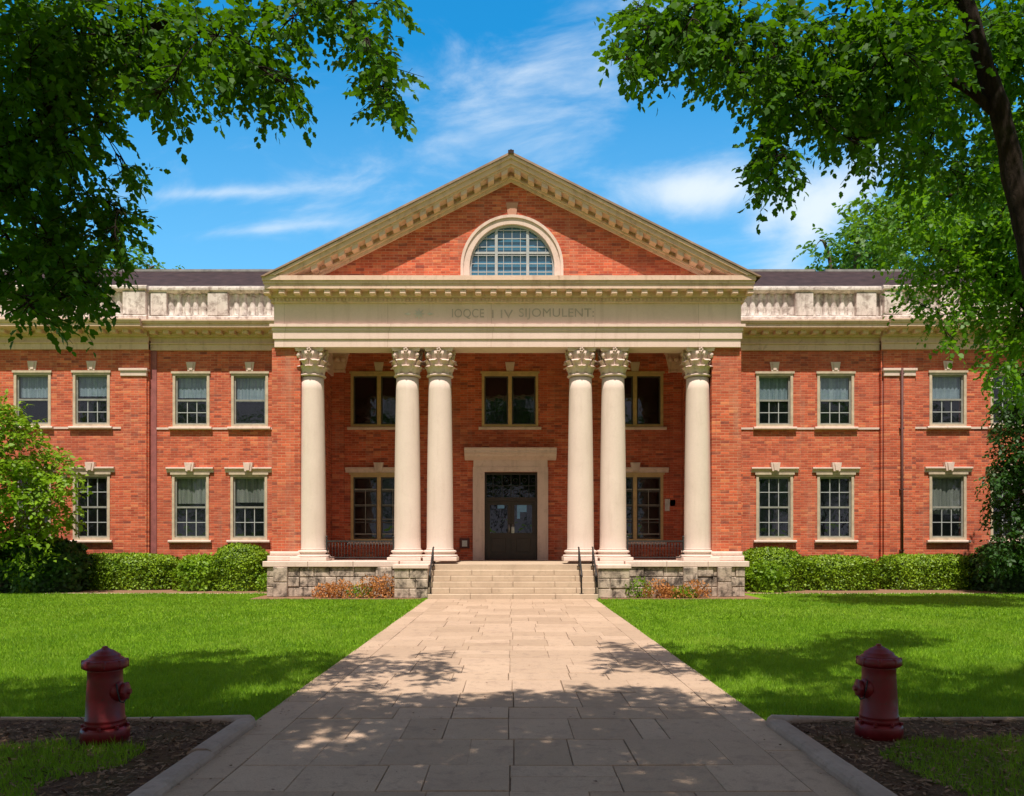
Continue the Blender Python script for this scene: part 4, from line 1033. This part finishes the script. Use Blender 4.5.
# notice on porch wall, utility box, two bits of wall furniture
mb = MB(); nx, nzz = X(669, YW), Z(505, YW); mb.cbox(nx - .14, nx + .14, YW - .05, YW - .002, nzz - .2, nzz + .2); mb.cbox(nx + .01, nx + .2, YW - .09, YW - .052, nzz - .05, nzz + .18)
tag(mb.build('wall_notice_box', M['notice']), 'pale notice box on the porch brick wall right of the lower window', 'notice')
mb = MB(); ux, uz = X(465, YW), Z(543.5, YW)
mb.cbox(ux - .17, ux + .15, YW - .12, YW - .002, uz - .16, uz + .17, .02); tag(mb.build('wall_box', M['darkpipe']), 'dark utility box low on the brick wall left of the entrance', 'utility box')
mb = MB(); mb.cbox(ux - .09, ux + .08, YW - .15, YW - .121, uz - .1, uz + .1, .01); o = mb.build('box_cover', M['notice'], bpy.data.objects['wall_box'])

# podium, porch floor, steps
mb = MB(); mb.box(-5.9, 5.65, 22.25, YW - .003, .60, .90); mb.box(X(429, 22), X(597, 22), 21.88, 22.25, .60, .8995); mb.build('porch_floor', M['step'], bld)
def rough_wall(mb, x0, x1, y, z0, z1, rows, seed, side=None):
    g = random.Random(seed); h = (z1 - z0) / rows
    for r_ in range(rows):
        x = x0
        while x < x1 - 0.01:
            w_ = g.uniform(.3, .75); 
            if x1 - x - w_ < .25: w_ = x1 - x
            d = g.uniform(0, .035); mb.cbox(x + .006, x + w_ - .006, y - d, y + .4, z0 + r_ * h + .006, z0 + (r_ + 1) * h - .006, .018)
            x += w_
SX0, SX1 = X(429, 21.3), X(597, 21.3)
for sgn in (-1, 1):
    mb = MB()
    if sgn < 0: rough_wall(mb, -6.74, -3.15, 21.98, 0, .83, 3, 1); rough_wall(mb, -3.15, SX0 - .04, 21.45, 0, .80, 3, 3)
    else: rough_wall(mb, 3.2, 6.46, 21.98, 0, .83, 3, 2); rough_wall(mb, SX1 + .04, 3.2, 21.45, 0, .80, 3, 4)
    for a in ((X(281, 21.95), X(385, 21.95)) if sgn < 0 else (X(690, 21.95), X(724, 21.95))): rough_wall(mb, a - .2, a + .2, 21.88, 0, .83, 2, int(a * 10) + 50)
    if sgn < 0: mb.box(-6.7, SX0 - .05, 22.1, 23.3, 0, .82); mb.box(-6.7, -6.4, 23.3, YW - .01, 0, .82); mb.box(-3.14, SX0 - .05, 21.5, 22.3, 0, .795)
    else: mb.box(SX1 + .05, 6.42, 22.1, 23.3, 0, .82); mb.box(6.1, 6.42, 23.3, YW - .01, 0, .82); mb.box(SX1 + .05, 3.19, 21.5, 22.3, 0, .795)
    mb.build('podium', M['podium'], bld)
mb = MB()
def coping(x0, x1, y0, y1, z0, z1, st=1.25):
    n = max(1, round((x1 - x0) / st)); w_ = (x1 - x0) / n
    for i in range(n): mb.cbox(x0 + w_ * i + .004, x0 + w_ * (i + 1) - .004, y0, y1, z0, z1, .012)
coping(-6.84, -3.1, 21.90, 23.4, .832, .983); coping(3.15, 6.56, 21.90, 23.4, .832, .983)
coping(-3.19, SX0 - .02, 21.40, 22.1, .802, .905); coping(SX1 + .02, 3.24, 21.40, 22.1, .802, .905)
coping(-3.095, SX0 - .02, 22.102, 23.4, .832, .982); coping(SX1 + .02, 3.145, 22.102, 23.4, .832, .982)
mb.box(-6.84, -6.3, 23.41, YW - .01, .832, .98); mb.box(6.05, 6.56, 23.41, YW - .01, .832, .98)
mb.build('coping', M['stone'], bld)
mb = MB(); NR = 6; rh = .90 / NR; td = .205
for i in range(NR):
    y0 = 20.93 + i * td; z1 = rh * (i + 1) - (0.003 if i == NR - 1 else 0)
    n = 4; w_ = (SX1 - SX0) / n; of = (w_ * .5 if i % 2 else 0)
    xs = [SX0] + [SX0 + w_ * k_ + of for k_ in range(1 if not of else 0, n) if SX0 < SX0 + w_ * k_ + of < SX1] + [SX1]
    for a, b in zip(xs, xs[1:]): mb.cbox(a + .003, b - .003, y0, 22.0 + .0, z1 - rh + .002, z1, .012)
mb.build('steps', M['step'], bld)

# handrails and porch railings
def handrail(x, label, y0=20.98, y1=21.85):
    t = thing('handrail', (x, y0, 0.1), label, 'handrail', 'iron handrails of the porch steps')
    slope = .9 / (y1 - y0)
    mb = MB(); mb.tube([(x, y0 - .10, .60), (x, y0 - .07, .66), (x, y0, .72), (x, y1, 1.36), (x, y1 + .08, 1.37)], .024, 8); mb.build('rail', M['iron'], t)
    for yy_, zb, zt in ((y0 + .03, .15, .73), (y1 - .02, .85, 1.34)):
        mb = MB(); mb.tube([(x, yy_, zb), (x, yy_, zt)], .02, 8); mb.box(x - .05, x + .05, yy_ - .05, yy_ + .05, zb - .0, zb + .015); mb.build('post', M['iron'], t)
    mb = MB()
    mb.tube([(x, y0, .35), (x, y1, 1.0)], .011, 5)
    mb.build('lower_rail', M['iron'], t)
handrail(SX0 + .06, 'black iron handrail at the left end of the steps')
handrail(X(580.5, 21.3), 'black iron handrail standing on the steps, inward of the right end')
handrail(SX1 - .06, 'black iron handrail at the right end of the steps')
def railing(x0, x1, label):
    y = 22.62; t = thing('iron_railing', ((x0 + x1) / 2, y, .985), label, 'railing', 'iron railings between the porch columns')
    mb = MB(); mb.box(x0, x1, y - .02, y + .02, 1.52, 1.56); mb.build('top_rail', M['iron'], t)
    mb = MB(); mb.box(x0, x1, y - .015, y + .015, 1.06, 1.09); mb.build('bottom_rail', M['iron'], t)
    n = int((x1 - x0) / .085)
    for e in (x0 + .02, x1 - .02):
        mb = MB(); mb.box(e - .022, e + .022, y - .022, y + .022, .986, 1.62); mb.lathe([(0.0, 1.62), (.03, 1.64), (.03, 1.67), (0, 1.70)], (e, y, 0), 8); mb.build('post', M['iron'], t)
    for i in range(1, n):
        xx = x0 + (x1 - x0) * i / n; mb = MB(); mb.tube([(xx, y, 1.09), (xx, y, 1.52)], .009, 5)
        if i % 2: mb.lathe([(0.028, y - .006), (0.028, y + .006), (0.016, y + .006), (.016, y - .006)], (xx, 0, 1.45), 8, 'Y', cap=False)
        mb.build('baluster', M['iron'], t)
railing(X(326, 22.62), X(394, 22.62), 'black iron railing between the two leftmost columns')
railing(X(627, 22.62), X(684, 22.62), 'black iron railing between the two rightmost columns')

# ------------------------------------------------------------------ hydrants
def hydrant(x, y, facing, label):
    t = thing('fire_hydrant', (x, y, 0.0), label, 'fire hydrant', 'red fire hydrants')
    P_ = M['red_paint']
    def pt(name, mb, parent=None): 
        o = part(name, mb.mesh(name), P_, parent or t); return o
    mb = MB(); mb.lathe([(0.178, -.02), (0.180, .092), (0.176, .106), (0.160, .118), (.152, .122)], n=36)
    for i in range(8):
        a = i * math.pi / 4 + .2; mb.lathe([(.016, .118), (.016, .138), (.008, .142)], (.165 * math.cos(a), .165 * math.sin(a), 0), 6, sm=False)
    pt('base_flange', mb)
    mb = MB(); mb.lathe([(.152, .12), (.150, .15), (.146, .165), (.150, .172), (.150, .185), (.144, .192), (.137, .35), (.129, .50), (.128, .56), (.135, .575)], n=36); pt('barrel', mb)
    mb = MB(); mb.lathe([(.138, .572), (.160, .582), (.168, .60), (.168, .628), (.158, .645), (.140, .652)], n=36)
    for i in range(8):
        a = i * math.pi / 4 + .4; mb.lathe([(.018, .585), (.020, .60), (.020, .632), (.016, .65)], (.153 * math.cos(a), .153 * math.sin(a), 0), 6)
    pt('cap_flange', mb)
    mb = MB(); mb.lathe([(.140, .651), (.134, .660), (.116, .668), (.112, .684), (.104, .690), (.082, .703), (.076, .710), (.052, .724), (.036, .730), (.03, .737)], n=36); bo = pt('bonnet', mb)
    mb = MB(); mb.lathe([(.024, .733), (.022, .750), (.016, .754)], n=5, sm=False); pt('operating_nut', mb, bo)
    s = facing
    mb = MB(); mb.lathe([(.085, s * .08), (.082, s * .125), (.066, s * .145), (.060, s * .150)], (0, -.02, .40), 24, 'X'); no = pt('nozzle', mb)
    mb = MB(); mb.lathe([(.062, s * .150), (.068, s * .155), (.068, s * .178), (.058, s * .188), (.03, s * .192), (.022, s * .194), (.020, s * .214)], (0, -.02, .40), 20, 'X')
    for i in range(6):
        a = i * math.pi / 3; mb.tube([(s * .156, -.02 + .067 * math.cos(a), .40 + .067 * math.sin(a)), (s * .182, -.02 + .067 * math.cos(a), .40 + .067 * math.sin(a))], .009, 5)
    pt('nozzle_cap', mb, no)
    mb = MB(); pts = [(s * .13, -.085, .47), (s * .15, -.10, .40), (s * .165, -.10, .335), (s * .18, -.07, .32), (s * .185, -.04, .345)]
    mb.tube(pts, .006, 5); o = pt('chain', mb, no); o.data.materials.clear(); o.data.materials.append(M['iron'])
    mb = MB(); mb.lathe([(.062, -.08), (.058, -.135), (.066, -.138), (.066, -.165), (.05, -.175), (.02, -.178), (.018, -.195)], (s * -.02, 0, .42), 20, 'Y'); 
    # front pumper outlet sits on the far side from the walkway camera
    v = [(p[0], -p[1], p[2]) for p in mb.v]; mb.v = v; pt('rear_outlet', mb)
hydrant(-3.21, 6.30, 1, 'dark red fire hydrant left of the walkway, nozzle pointing right')
hydrant(2.97, 6.43, -1, 'dark red fire hydrant right of the walkway, nozzle pointing left')

# ------------------------------------------------------------------ hedges and shrubs
def leafy(name, label, cat, shape, centre, size, leaf, n, lm, seed, group=None, core=True, stems=True, jit=0.10, p=2.0, tmpl=LEAF4, top=0.0):
    """clipped shrub or hedge: leaves over a superellipsoid, thinning outwards, on woody stems"""
    cx, cy = centre; sx_, sy_, sz_ = size; root = thing(name, (cx, cy, 0), label, cat, group)
    g = np.random.default_rng(seed); d = unit(n, g); d[:, 2] = np.abs(d[:, 2]) * np.where(g.random(n) < 0.12, -0.3, 1)
    q = (np.abs(d) ** p).sum(1) ** (-1 / p); s = d * q[:, None]
    # even spread over long boxes
    ns = np.array([mnoise.noise((a * sx_ * 2.2 + seed, b * sy_ * 2.2, c * sz_ * 2.2)) for a, b, c in s]); ns2 = np.array([mnoise.noise((a * sx_ * 6 + seed, b * sy_ * 6, c * sz_ * 6)) for a, b, c in s])
    rr = 1 + jit * ns + jit * .6 * ns2 - g.random(n) ** 2 * 0.16
    P = s * np.array([sx_, sy_, sz_ * 0.5]) * rr[:, None]; P[:, 2] = sz_ * 0.5 + P[:, 2]
    # lower half: mirrored so that sides reach the ground
    k = g.random(n) < 0.36; P[k, 2] = g.uniform(0.02, 0.55, k.sum()) * sz_
    nd = s.copy(); P += np.array([cx, cy, 0]); P[:, 2] = np.maximum(P[:, 2], .03)
    D = nd * .35 + g.normal(size=(n, 3)) * .7 + np.array([0, 0, .15]); Nn = nd * 3.4 + g.normal(size=(n, 3)) * .45 + np.array([0, 0, .1])
    L = leaf * g.uniform(.6, 1.25, n)
    link('foliage', scatter('foliage', P, D, Nn, L, tmpl, .2, 1, seed), M[lm], root)
    if core:
        mb = MB(); nu, nv = 26, 10; vs = []
        for j in range(nv + 1):
            ph = math.pi / 2 * (j / nv) ** .8
            for i in range(nu):
                th = 2 * math.pi * i / nu; dd = np.array([math.cos(th) * math.cos(ph), math.sin(th) * math.cos(ph), math.sin(ph)]); qq = (np.abs(dd) ** p).sum() ** (-1 / p); dd = dd * qq * .84
                nn = 1 + .1 * mnoise.noise((dd[0] * sx_ * 2.2 + seed, dd[1] * 2, dd[2] * 2)); vs.append((cx + dd[0] * sx_ * nn, cy + dd[1] * sy_ * nn, sz_ * .5 + dd[2] * sz_ * .5 * nn))
        vs = [(a, b, c) for a, b, c in vs]; low = [(v_[0], v_[1], 0.0) for v_ in vs[:nu]]
        allv = low + vs
        mb.add(allv, [(j * nu + i, j * nu + (i + 1) % nu, (j + 1) * nu + (i + 1) % nu, (j + 1) * nu + i) for j in range(nv + 1) for i in range(nu)])
        o = mb.build('inner_foliage', M[lm], root)
    if stems:
        mb = MB(); random.seed(seed)
        for i in range(9):
            a = random.uniform(0, 6.28); mb.tube([(cx + math.cos(a) * .05 * sx_, cy + math.sin(a) * .05 * sy_, 0), (cx + math.cos(a) * .5 * sx_, cy + math.sin(a) * .5 * sy_, sz_ * .45), (cx + math.cos(a) * .8 * sx_, cy + math.sin(a) * .8 * sy_, sz_ * .8)], [.03, .02, .008], 5)
        mb.build('stems', M['bark2'], root)
    return root
HB = 'clipped hedges under the windows'
def hedge(px0, px1, py_top, yc, depth, label, seed, n=14000, lm='leaf_hedge'):
    x0, x1 = X(px0, yc - depth), X(px1, yc - depth); h = Z(py_top, yc - depth * .6)
    leafy('hedge', label, 'hedge', 'box', ((x0 + x1) / 2, yc), ((x1 - x0) / 2, depth, h), .075, n, lm, seed, HB, p=4.5, jit=.10)
hedge(68, 168, 555, 25.5, .72, 'long clipped hedge under the left wing windows', 11, 20000)
hedge(809, 883, 557, 25.3, .72, 'shorter clipped hedge under the right wing windows, beside the round bush', 12, 15000)
hedge(889, 990, 556, 25.55, .70, 'longest clipped hedge under the right wing windows, towards the evergreen', 13, 20000)
def bush(px0, px1, py_top, yc, label, seed, lm='leaf_hedge', n=9000, leaf=.075, name='round_bush', jit=.08, p=2.4, group=None):
    rx = (px1 - px0) * (yc - .4) / F / 2; xc = X((px0 + px1) / 2, yc - .4); h = Z(py_top, yc - .3)
    leafy(name, label, 'shrub', 'dome', (xc, yc), (rx, rx * .95, h), leaf, n, lm, seed, group, p=p, jit=jit)
bush(208, 266, 545, 25.0, 'round clipped dark green bush at the left corner of the portico', 21, n=11000)
bush(743, 807, 548, 25.1, 'round clipped dark green bush at the right corner of the portico', 22, n=12000)
bush(171, 222, 556, 24.9, 'loose light green shrub between the left hedge and round bush', 23, 'leaf_shrub', 4500, .11, 'loose_shrub', .3, 2.0)
bush(750, 790, 563, 24.2, 'pale green leafy shrub in front of the right round bush', 24, 'leaf_shrub', 2600, .12, 'loose_shrub', .3, 2.0)
bush(-8, 78, 541, 24.4, 'dark broad-leaved shrub under the bright maple at left', 25, 'leaf_dark', 9000, .16, 'dark_shrub', .3, 2.2)
bush(4, 32, 568, 23.6, 'small pale round shrub at the far left of the mulch', 26, 'leaf_shrub', 1600, .09, 'small_shrub', .2, 2.0)
bush(255, 272, 575, 24.3, 'tiny yellow green plant beside the portico corner', 27, 'leaf_shrub', 700, .09, 'small_plant', .3, 2.0)
bush(985, 1060, 545, 24.6, 'dark shrub at the foot of the right evergreen', 28, 'leaf_dark', 8000, .13, 'dark_shrub', .25, 2.2)
# rust coloured plants along the podium
def rust_plant(px, h, label, seed, mat='rust'):
    y = 21.55 + random.uniform(-.08, .08); h *= random.uniform(.7, 1.25); px += random.uniform(-3, 3); x = X(px, y); t = thing('rust_plant', (x, y, 0), label, 'plant', 'low rust orange and green plants along the podium')
    g = np.random.default_rng(seed); n = 380 + int(g.integers(0, 160)); a = g.uniform(0, 6.28, n); r_ = np.sqrt(g.random(n)) * .40; zz = g.random(n) * h * (1 - .4 * (r_ / .4) ** 2)
    P = np.stack([x + r_ * np.cos(a), y + r_ * .55 * np.sin(a), zz + .02], 1); D = g.normal(size=(n, 3)) * .6 + np.array([0, 0, .5]); link('foliage', scatter('foliage', P, D, unit(n, g), g.uniform(.035, .085, n), LEAF4, .2, 1, seed), M[mat], t)
    mb = MB()
    for i in range(8): aa = g.uniform(0, 6.28); mb.tube([(x, y, 0), (x + .3 * math.cos(aa), y + .16 * math.sin(aa), h * .85)], [.008, .004], 4)
    mb.build('stems', M['bark2'], t)
ords = ['first', 'second', 'third', 'fourth', 'fifth']
for i, px in enumerate((328, 343, 357, 371, 386)): rust_plant(px, .5 + .12 * math.sin(i * 2.1), ords[i] + (' rust orange' if i % 3 != 2 else ' green') + ' plant from the left against the left podium wall', 40 + i, 'rust' if i % 3 != 2 else 'leaf_shrub')
for i, px in enumerate((640, 656, 670, 684, 699)): rust_plant(px, .42 + .12 * math.sin(i * 1.7 + 1), ords[i] + (' rust orange' if i % 3 != 0 else ' green') + ' plant from the left against the right podium wall', 50 + i, 'rust' if i % 3 != 0 else 'leaf_shrub')
# dry soil at podium foot
sheet('podium_soil', -6.95, -2.4, 21.05, 23.35, 0.008, M['mulch_far']); sheet('podium_soil', 2.4, 6.7, 21.05, 23.35, 0.008, M['mulch_far'])

# bright layered maple at left and evergreen at right
def clumpset(lst, Y, jy=0.5, seed=1, extra=1, back=0.8):
    g = random.Random(seed); out = []
    for c in lst:
        px, py, r = c[:3]; yy_ = (c[3] if len(c) > 3 else Y) + g.uniform(-jy, jy)
        p = at(px, py, yy_); out.append((p.x, p.y, p.z, r * yy_ / F))
        for e in range(extra - 1):
            q = at(px + g.uniform(-.3, .3) * r, py + g.uniform(-.3, .3) * r, yy_ + g.uniform(-back, back)); out.append((q.x, q.y, q.z, r * yy_ / F * .8))
    return out
cl = [(-20, 420, 26), (12, 425, 24), (-25, 460, 35), (25, 452, 28), (52, 470, 22), (5, 485, 34), (48, 492, 24), (70, 478, 12), (-30, 510, 35), (20, 515, 32), (55, 520, 18), (-10, 545, 30), (30, 545, 24), (-60, 480, 35), (0, 405, 14)]
bx = X(-8, 23.2)
tree('ornamental_maple', 'bright green layered small maple at the left edge, before the wing', 'tree', [((bx, 23.2, 0), .11), ((bx + .1, 23.2, 1.2), .09), ((bx - .1, 23.1, 2.6), .06), ((bx, 23.1, 4.4), .03)],
     [[((bx + .08, 23.2, 1.2), .06), ((bx + .9, 23.0, 2.0), .045), ((bx + 1.7, 22.9, 2.7), .025)], [((bx, 23.2, 1.6), .06), ((bx - 1.0, 23.2, 2.4), .04), ((bx - 1.7, 23.1, 3.2), .02)]],
     clumpset(cl, 23.1, .5, 2, 2), leaf=.15, spm=30, k=8, slen=.5, lm='leaf_shrub', bm_='bark2', tmpl=LEAF4, seed=61, droop=.15)
cl = [(1035, 400, 34), (1012, 425, 24), (1030, 445, 32), (1006, 462, 18), (1030, 490, 35), (1008, 505, 22), (1002, 480, 12), (1035, 530, 38), (1006, 545, 22), (1000, 560, 18), (1060, 460, 40), (1060, 400, 40), (1065, 520, 40), (990, 478, 8), (1020, 370, 20)]
bx = X(1050, 23.0)
tree('evergreen_tree', 'dark evergreen at the right edge in front of the wing windows', 'tree', [((bx, 23, 0), .16), ((bx, 23, 2), .13), ((bx, 23, 4), .09), ((bx, 23, 6.2), .03)],
     [[((bx, 23, 2), .06), ((bx - 1.0, 22.8, 2.5), .03), ((bx - 1.5, 22.7, 2.4), .015)]], clumpset(cl, 22.9, .4, 3, 2), leaf=.13, spm=40, k=8, slen=.42, lm='leaf_dark', bm_='bark', tmpl=LEAF4, seed=62, droop=.5)

# ------------------------------------------------------------------ foreground trees
YL = 6.9
cl = [(20, 25, 62), (85, 25, 58), (25, 105, 60), (88, 82, 44), (150, 35, 52), (178, 78, 26), (205, 35, 48), (250, 45, 40), (262, 88, 26), (285, 85, 16), (235, 70, 30), (155, 92, 16), (140, 70, 25), (25, 190, 42, 7.1), (80, 195, 34, 7.1), (112, 238, 20),
      (118, 212, 14), (125, 170, 9), (18, 255, 46, 7.1), (72, 262, 36), (28, 305, 24), (90, 292, 18), (66, 300, 22), (312, 2, 22), (348, 6, 18), (385, -2, 20), (360, 26, 11), (368, 44, 12), (385, 88, 17), (384, 66, 11), (390, 102, 9), (5, 150, 48), (60, 145, 30), (100, 125, 18), (290, 20, 24), (45, 235, 30), (100, 265, 20)]
clL = clumpset(cl, YL, .4, 5, 4, .9)
# crown above and behind the camera side, out of the picture but shading lawn and walkway
def over(n, x0, x1, y0, y1, z0, z1, r0, r1, seed):
    g = random.Random(seed); o = []
    while len(o) < n:
        x, y, z = g.uniform(x0, x1), g.uniform(y0, y1), g.uniform(z0, z1); r_ = g.uniform(r0, r1)
        if z - r_ < 1.6 + .695 * max(y + r_, 0) + .3 : continue
        if y + r_ * .7 + .466 * z > (8.5 if abs(x) < 3.3 else 10.6 if x < 0 else 10.9): continue
        o.append((x, y, z, r_))
    return o
ovL = over(84, -9.8, -2.2, 0.9, 7.2, 5.8, 8.9, .55, .9, 1) + over(84, -3.0, 0.3, -1.2, 5.4, 5.4, 8.2, .5, .8, 2)
tx = -6.6
tree('shade_tree', 'big leafy shade tree overhanging from the left edge, its dark limb at the frame edge', 'tree',
     [((tx, 5.2, 0), .30), ((tx + .05, 5.3, 1.5), .26), ((tx - .1, 5.4, 3.2), .23), ((tx, 5.3, 5.0), .18), ((tx + .2, 5.0, 7.2), .10), ((tx + .3, 4.8, 8.6), .05)],
     [[((tx - .02, 5.4, 2.9), .16), (at(-70, 230, 6.2), .13), (at(5, 160, 6.7), .10), (at(45, 118, 6.9), .075), (at(95, 60, 6.9), .05), (at(170, 20, 6.9), .03)],
      [((tx, 5.3, 4.6), .13), (at(60, -60, 6.4), .09), (at(190, -50, 6.8), .06), (at(300, -35, 6.9), .035), (at(378, -14, 6.9), .02)],
      [((tx + .1, 5.2, 5.6), .11), ((-4.8, 3.8, 7.0), .08), ((-2.8, 2.4, 7.2), .06), ((-1.0, 1.6, 7.0), .03)]],
     clL + ovL + [(-3.6, 2.2, 7.0, .8), (-4.8, 2.6, 7.2, .85), (-2.6, 1.9, 7.0, .7), (-4.2, 1.2, 7.2, .8), (-3.0, 1.0, 7.1, .7), (-5.8, 3.0, 7.6, .8)], leaf=.078, spm=70, k=10, slen=.29, lm='leaf', seed=71, droop=.55)
YR = 7.6
cl = [(642, 28, 26), (626, 58, 10), (650, 62, 13), (665, 30, 26), (690, 25, 38), (702, 62, 22), (740, 35, 40), (728, 76, 12), (780, 45, 46), (768, 88, 22), (795, 98, 30), (772, 128, 16), (762, 150, 11), (780, 158, 14), (768, 182, 8), (775, 112, 18), (830, 40, 50), (838, 92, 38), (850, 128, 22), (822, 120, 12),
      (868, 145, 14), (885, 60, 52), (890, 115, 36), (930, 40, 40, 8.6), (940, 105, 40, 8.8), (1005, 60, 50, 9.3), (1015, 135, 44, 9.3), (920, 150, 28, 8.6), (965, 175, 34, 9.0), (990, 20, 46, 9.3), (925, 70, 34), (915, 20, 36), (700, 5, 30), (640, 5, 18)]
clR = clumpset(cl, YR, .4, 6, 4, .9)
ovR = over(80, 2.4, 9.8, 1.2, 7.9, 6.0, 9.2, .55, .9, 3) + over(84, -.1, 3.0, -1.2, 5.4, 5.4, 8.2, .5, .8, 4)
tx = 6.3
tree('shade_tree', 'big leafy shade tree overhanging from the right edge with a thick dark limb', 'tree',
     [((tx, 7.4, 0), .30), ((tx - .1, 7.4, 1.6), .27), ((tx - .45, 7.5, 3.0), .21), ((tx - .2, 7.2, 5.0), .17), ((tx, 6.6, 7.2), .10), ((tx, 6.2, 8.6), .05)],
     [[((tx - .35, 7.45, 2.8), .19), (at(1050, 300, 7.55), .125), (at(1024, 225, 7.55), .098), (at(1003, 125, 7.55), .090), (at(978, 45, 7.55), .082), (at(962, -10, 7.5), .075), (at(950, -60, 7.5), .07), (at(930, -110, 7.3), .05)],
      [(at(962, -20, 7.55), .05), (at(905, -25, 7.6), .045), (at(800, -5, 7.6), .035), (at(700, -10, 7.6), .02)],
      [(at(1003, 120, 7.55), .05), (at(950, 80, 7.6), .035), (at(860, 70, 7.6), .025), (at(790, 90, 7.6), .012)],
      [((tx - .2, 7.2, 5.2), .11), ((4.6, 5.0, 6.9), .08), ((2.8, 3.0, 7.1), .05), ((1.2, 1.8, 6.9), .03)]],
     clR + ovR + [(3.4, 2.3, 7.0, .8), (4.6, 2.6, 7.2, .85), (2.5, 1.9, 7.0, .7), (4.0, 1.2, 7.2, .8), (2.9, 1.0, 7.1, .7), (5.6, 3.0, 7.6, .8)], leaf=.082, spm=66, k=10, slen=.31, lm='leaf', seed=72, droop=.55)

# middle-distance tree whose boughs hang before the right parapet
cl = [(905, 190, 26), (935, 205, 34), (970, 225, 40), (1005, 215, 42), (900, 230, 30), (930, 255, 32), (955, 275, 30), (985, 275, 34), (1015, 285, 40), (912, 285, 14), (925, 305, 11), (905, 300, 8), (960, 312, 18), (985, 325, 20), (1010, 335, 28), (940, 318, 10), (1000, 365, 16), (985, 378, 9), (1015, 385, 16), (950, 340, 7),
      (870, 205, 16), (860, 225, 12), (1045, 260, 50), (1045, 330, 40), (1060, 200, 50), (1030, 150, 50), (1080, 300, 50)]
bx = 13.6
tree('lime_tree', 'lighter green tree hanging over the right parapet behind the dark limb', 'tree',
     [((bx, 17.5, 0), .28), ((bx, 17.5, 3), .23), ((bx - .2, 17.6, 6), .17), ((bx - .2, 17.6, 10.5), .05)],
     [[((bx, 17.5, 4.2), .12), (at(1010, 290, 17.4), .08), (at(960, 260, 17.4), .05), (at(910, 230, 17.4), .025)], [((bx - .2, 17.6, 6.4), .12), (at(1020, 210, 17.4), .08), (at(940, 195, 17.4), .04)]],
     clumpset(cl, 17.4, .8, 8, 2, 1.4), leaf=.125, spm=40, k=8, slen=.5, lm='leaf_b', bm_='bark', tmpl=LEAF5, seed=73, droop=.45)

# trees beyond the roof
def far_tree(px, Y, top_py, rpx, label, seed, lm='leaf_far'):
    base = at(px, 0, Y); g = random.Random(seed); zt = Z(top_py, Y); r_ = rpx * Y / F; cz = zt - r_; cls = []
    for i in range(60):
        d = Vector((g.gauss(0, 1), g.gauss(0, 1), g.gauss(0, 1))).normalized(); q = g.uniform(.45, .95)
        cls.append((base.x + d.x * r_ * q, Y + d.y * r_ * q, cz + d.z * r_ * q, r_ * g.uniform(.16, .28)))
    tree('background_tree', label, 'tree', [((base.x, Y, 0), .45), ((base.x, Y, cz * .5), .36), ((base.x + .3, Y, cz), .2), ((base.x, Y, zt - 1), .06)],
         [[((base.x, Y, cz * .6), .2), ((base.x + s * r_ * .5, Y, cz), .1), ((base.x + s * r_ * .7, Y, cz + r_ * .4), .04)] for s in (-1, 1)],
         cls, leaf=.34, spm=5, k=7, slen=1.0, lm=lm, bm_='bark2', tmpl=LEAF4, seed=seed, group='trees beyond the roof', twigs=False, droop=.1)
for bx_, by_, tp_, sd_, lb in ((-35, -26, 18, 95, 'big unseen tree added behind the camera, outermost on the left, mirrored in the panes'), (34, -26, 18, 96, 'big unseen tree added behind the camera, outermost on the right, mirrored in the panes'), (-1, -34, 21, 97, 'big unseen tree added behind the camera on the walkway line, mirrored in the panes'), (-21, -22, 15, 91, 'big unseen tree added behind the camera at the far left, mirrored in the panes'), (-8, -27, 17, 92, 'big unseen tree added behind the camera, left of the walkway, mirrored in the panes'), (7, -25, 16, 93, 'big unseen tree added behind the camera, right of the walkway, mirrored in the panes'), (20, -22, 15, 94, 'big unseen tree added behind the camera at the far right, mirrored in the panes')):
    g = random.Random(sd_); r_ = 7.0; cls = []  # unseen trees, added to give the window panes dark reflections
    for i in range(64):
        d = Vector((g.gauss(0, 1), g.gauss(0, 1), g.gauss(0, 1))).normalized(); q = g.uniform(.35, .95); cls.append((bx_ + d.x * r_ * q, by_ + d.y * r_ * q, tp_ - r_ * 1.1 + d.z * r_ * 1.05 * q, r_ * g.uniform(.18, .3)))
    tree('reflection_tree', lb, 'tree', [((bx_, by_, 0), .4), ((bx_, by_, 5), .33), ((bx_ + .2, by_, 10), .2), ((bx_, by_, tp_ - 1), .06)], [], cls, leaf=.36, spm=3.2, k=7, slen=1.0, lm='leaf', bm_='bark2', tmpl=LEAF4, seed=sd_, group='unseen trees added behind the camera for reflections', twigs=False, droop=.1)
far_tree(852, 46, 212, 46, 'small-crowned pale green tree rising behind the right wing roof', 81)
far_tree(935, 48, 158, 80, 'tall pale green tree behind the right wing, left of the edge', 82)
far_tree(1040, 44, 150, 85, 'large green tree behind the far end of the right wing', 83)
far_tree(122, 46, 238, 46, 'green treetop peeking above the left wing roof', 84)
far_tree(30, 46, 225, 60, 'green treetop behind the left wing at the far left', 85)

# fallen leaves and twig on the lawn
g = np.random.default_rng(33); n = 260; x = g.uniform(-2.2, 2.2, n) * np.where(g.random(n) < .5, 1, .98); x = np.where(g.random(n) < .6, np.sign(x) * (2.2 - np.abs(g.normal(size=n)) * .18), x); y = g.uniform(4.3, 12, n)
P = np.stack([x, y, np.full(n, .036)], 1); D = np.stack([g.normal(size=n), g.normal(size=n), np.full(n, .08)], 1); Nn = np.stack([g.normal(size=n) * .25, g.normal(size=n) * .25, np.ones(n)], 1)
tag(link('leaf_litter', scatter('leaf_litter', P, D, Nn, g.uniform(.015, .035, n), LEAF4, .3, 1, 8), M['chip']), 'scattered bits of dry leaf lying along the walkway edges', 'leaf litter', kind='stuff')
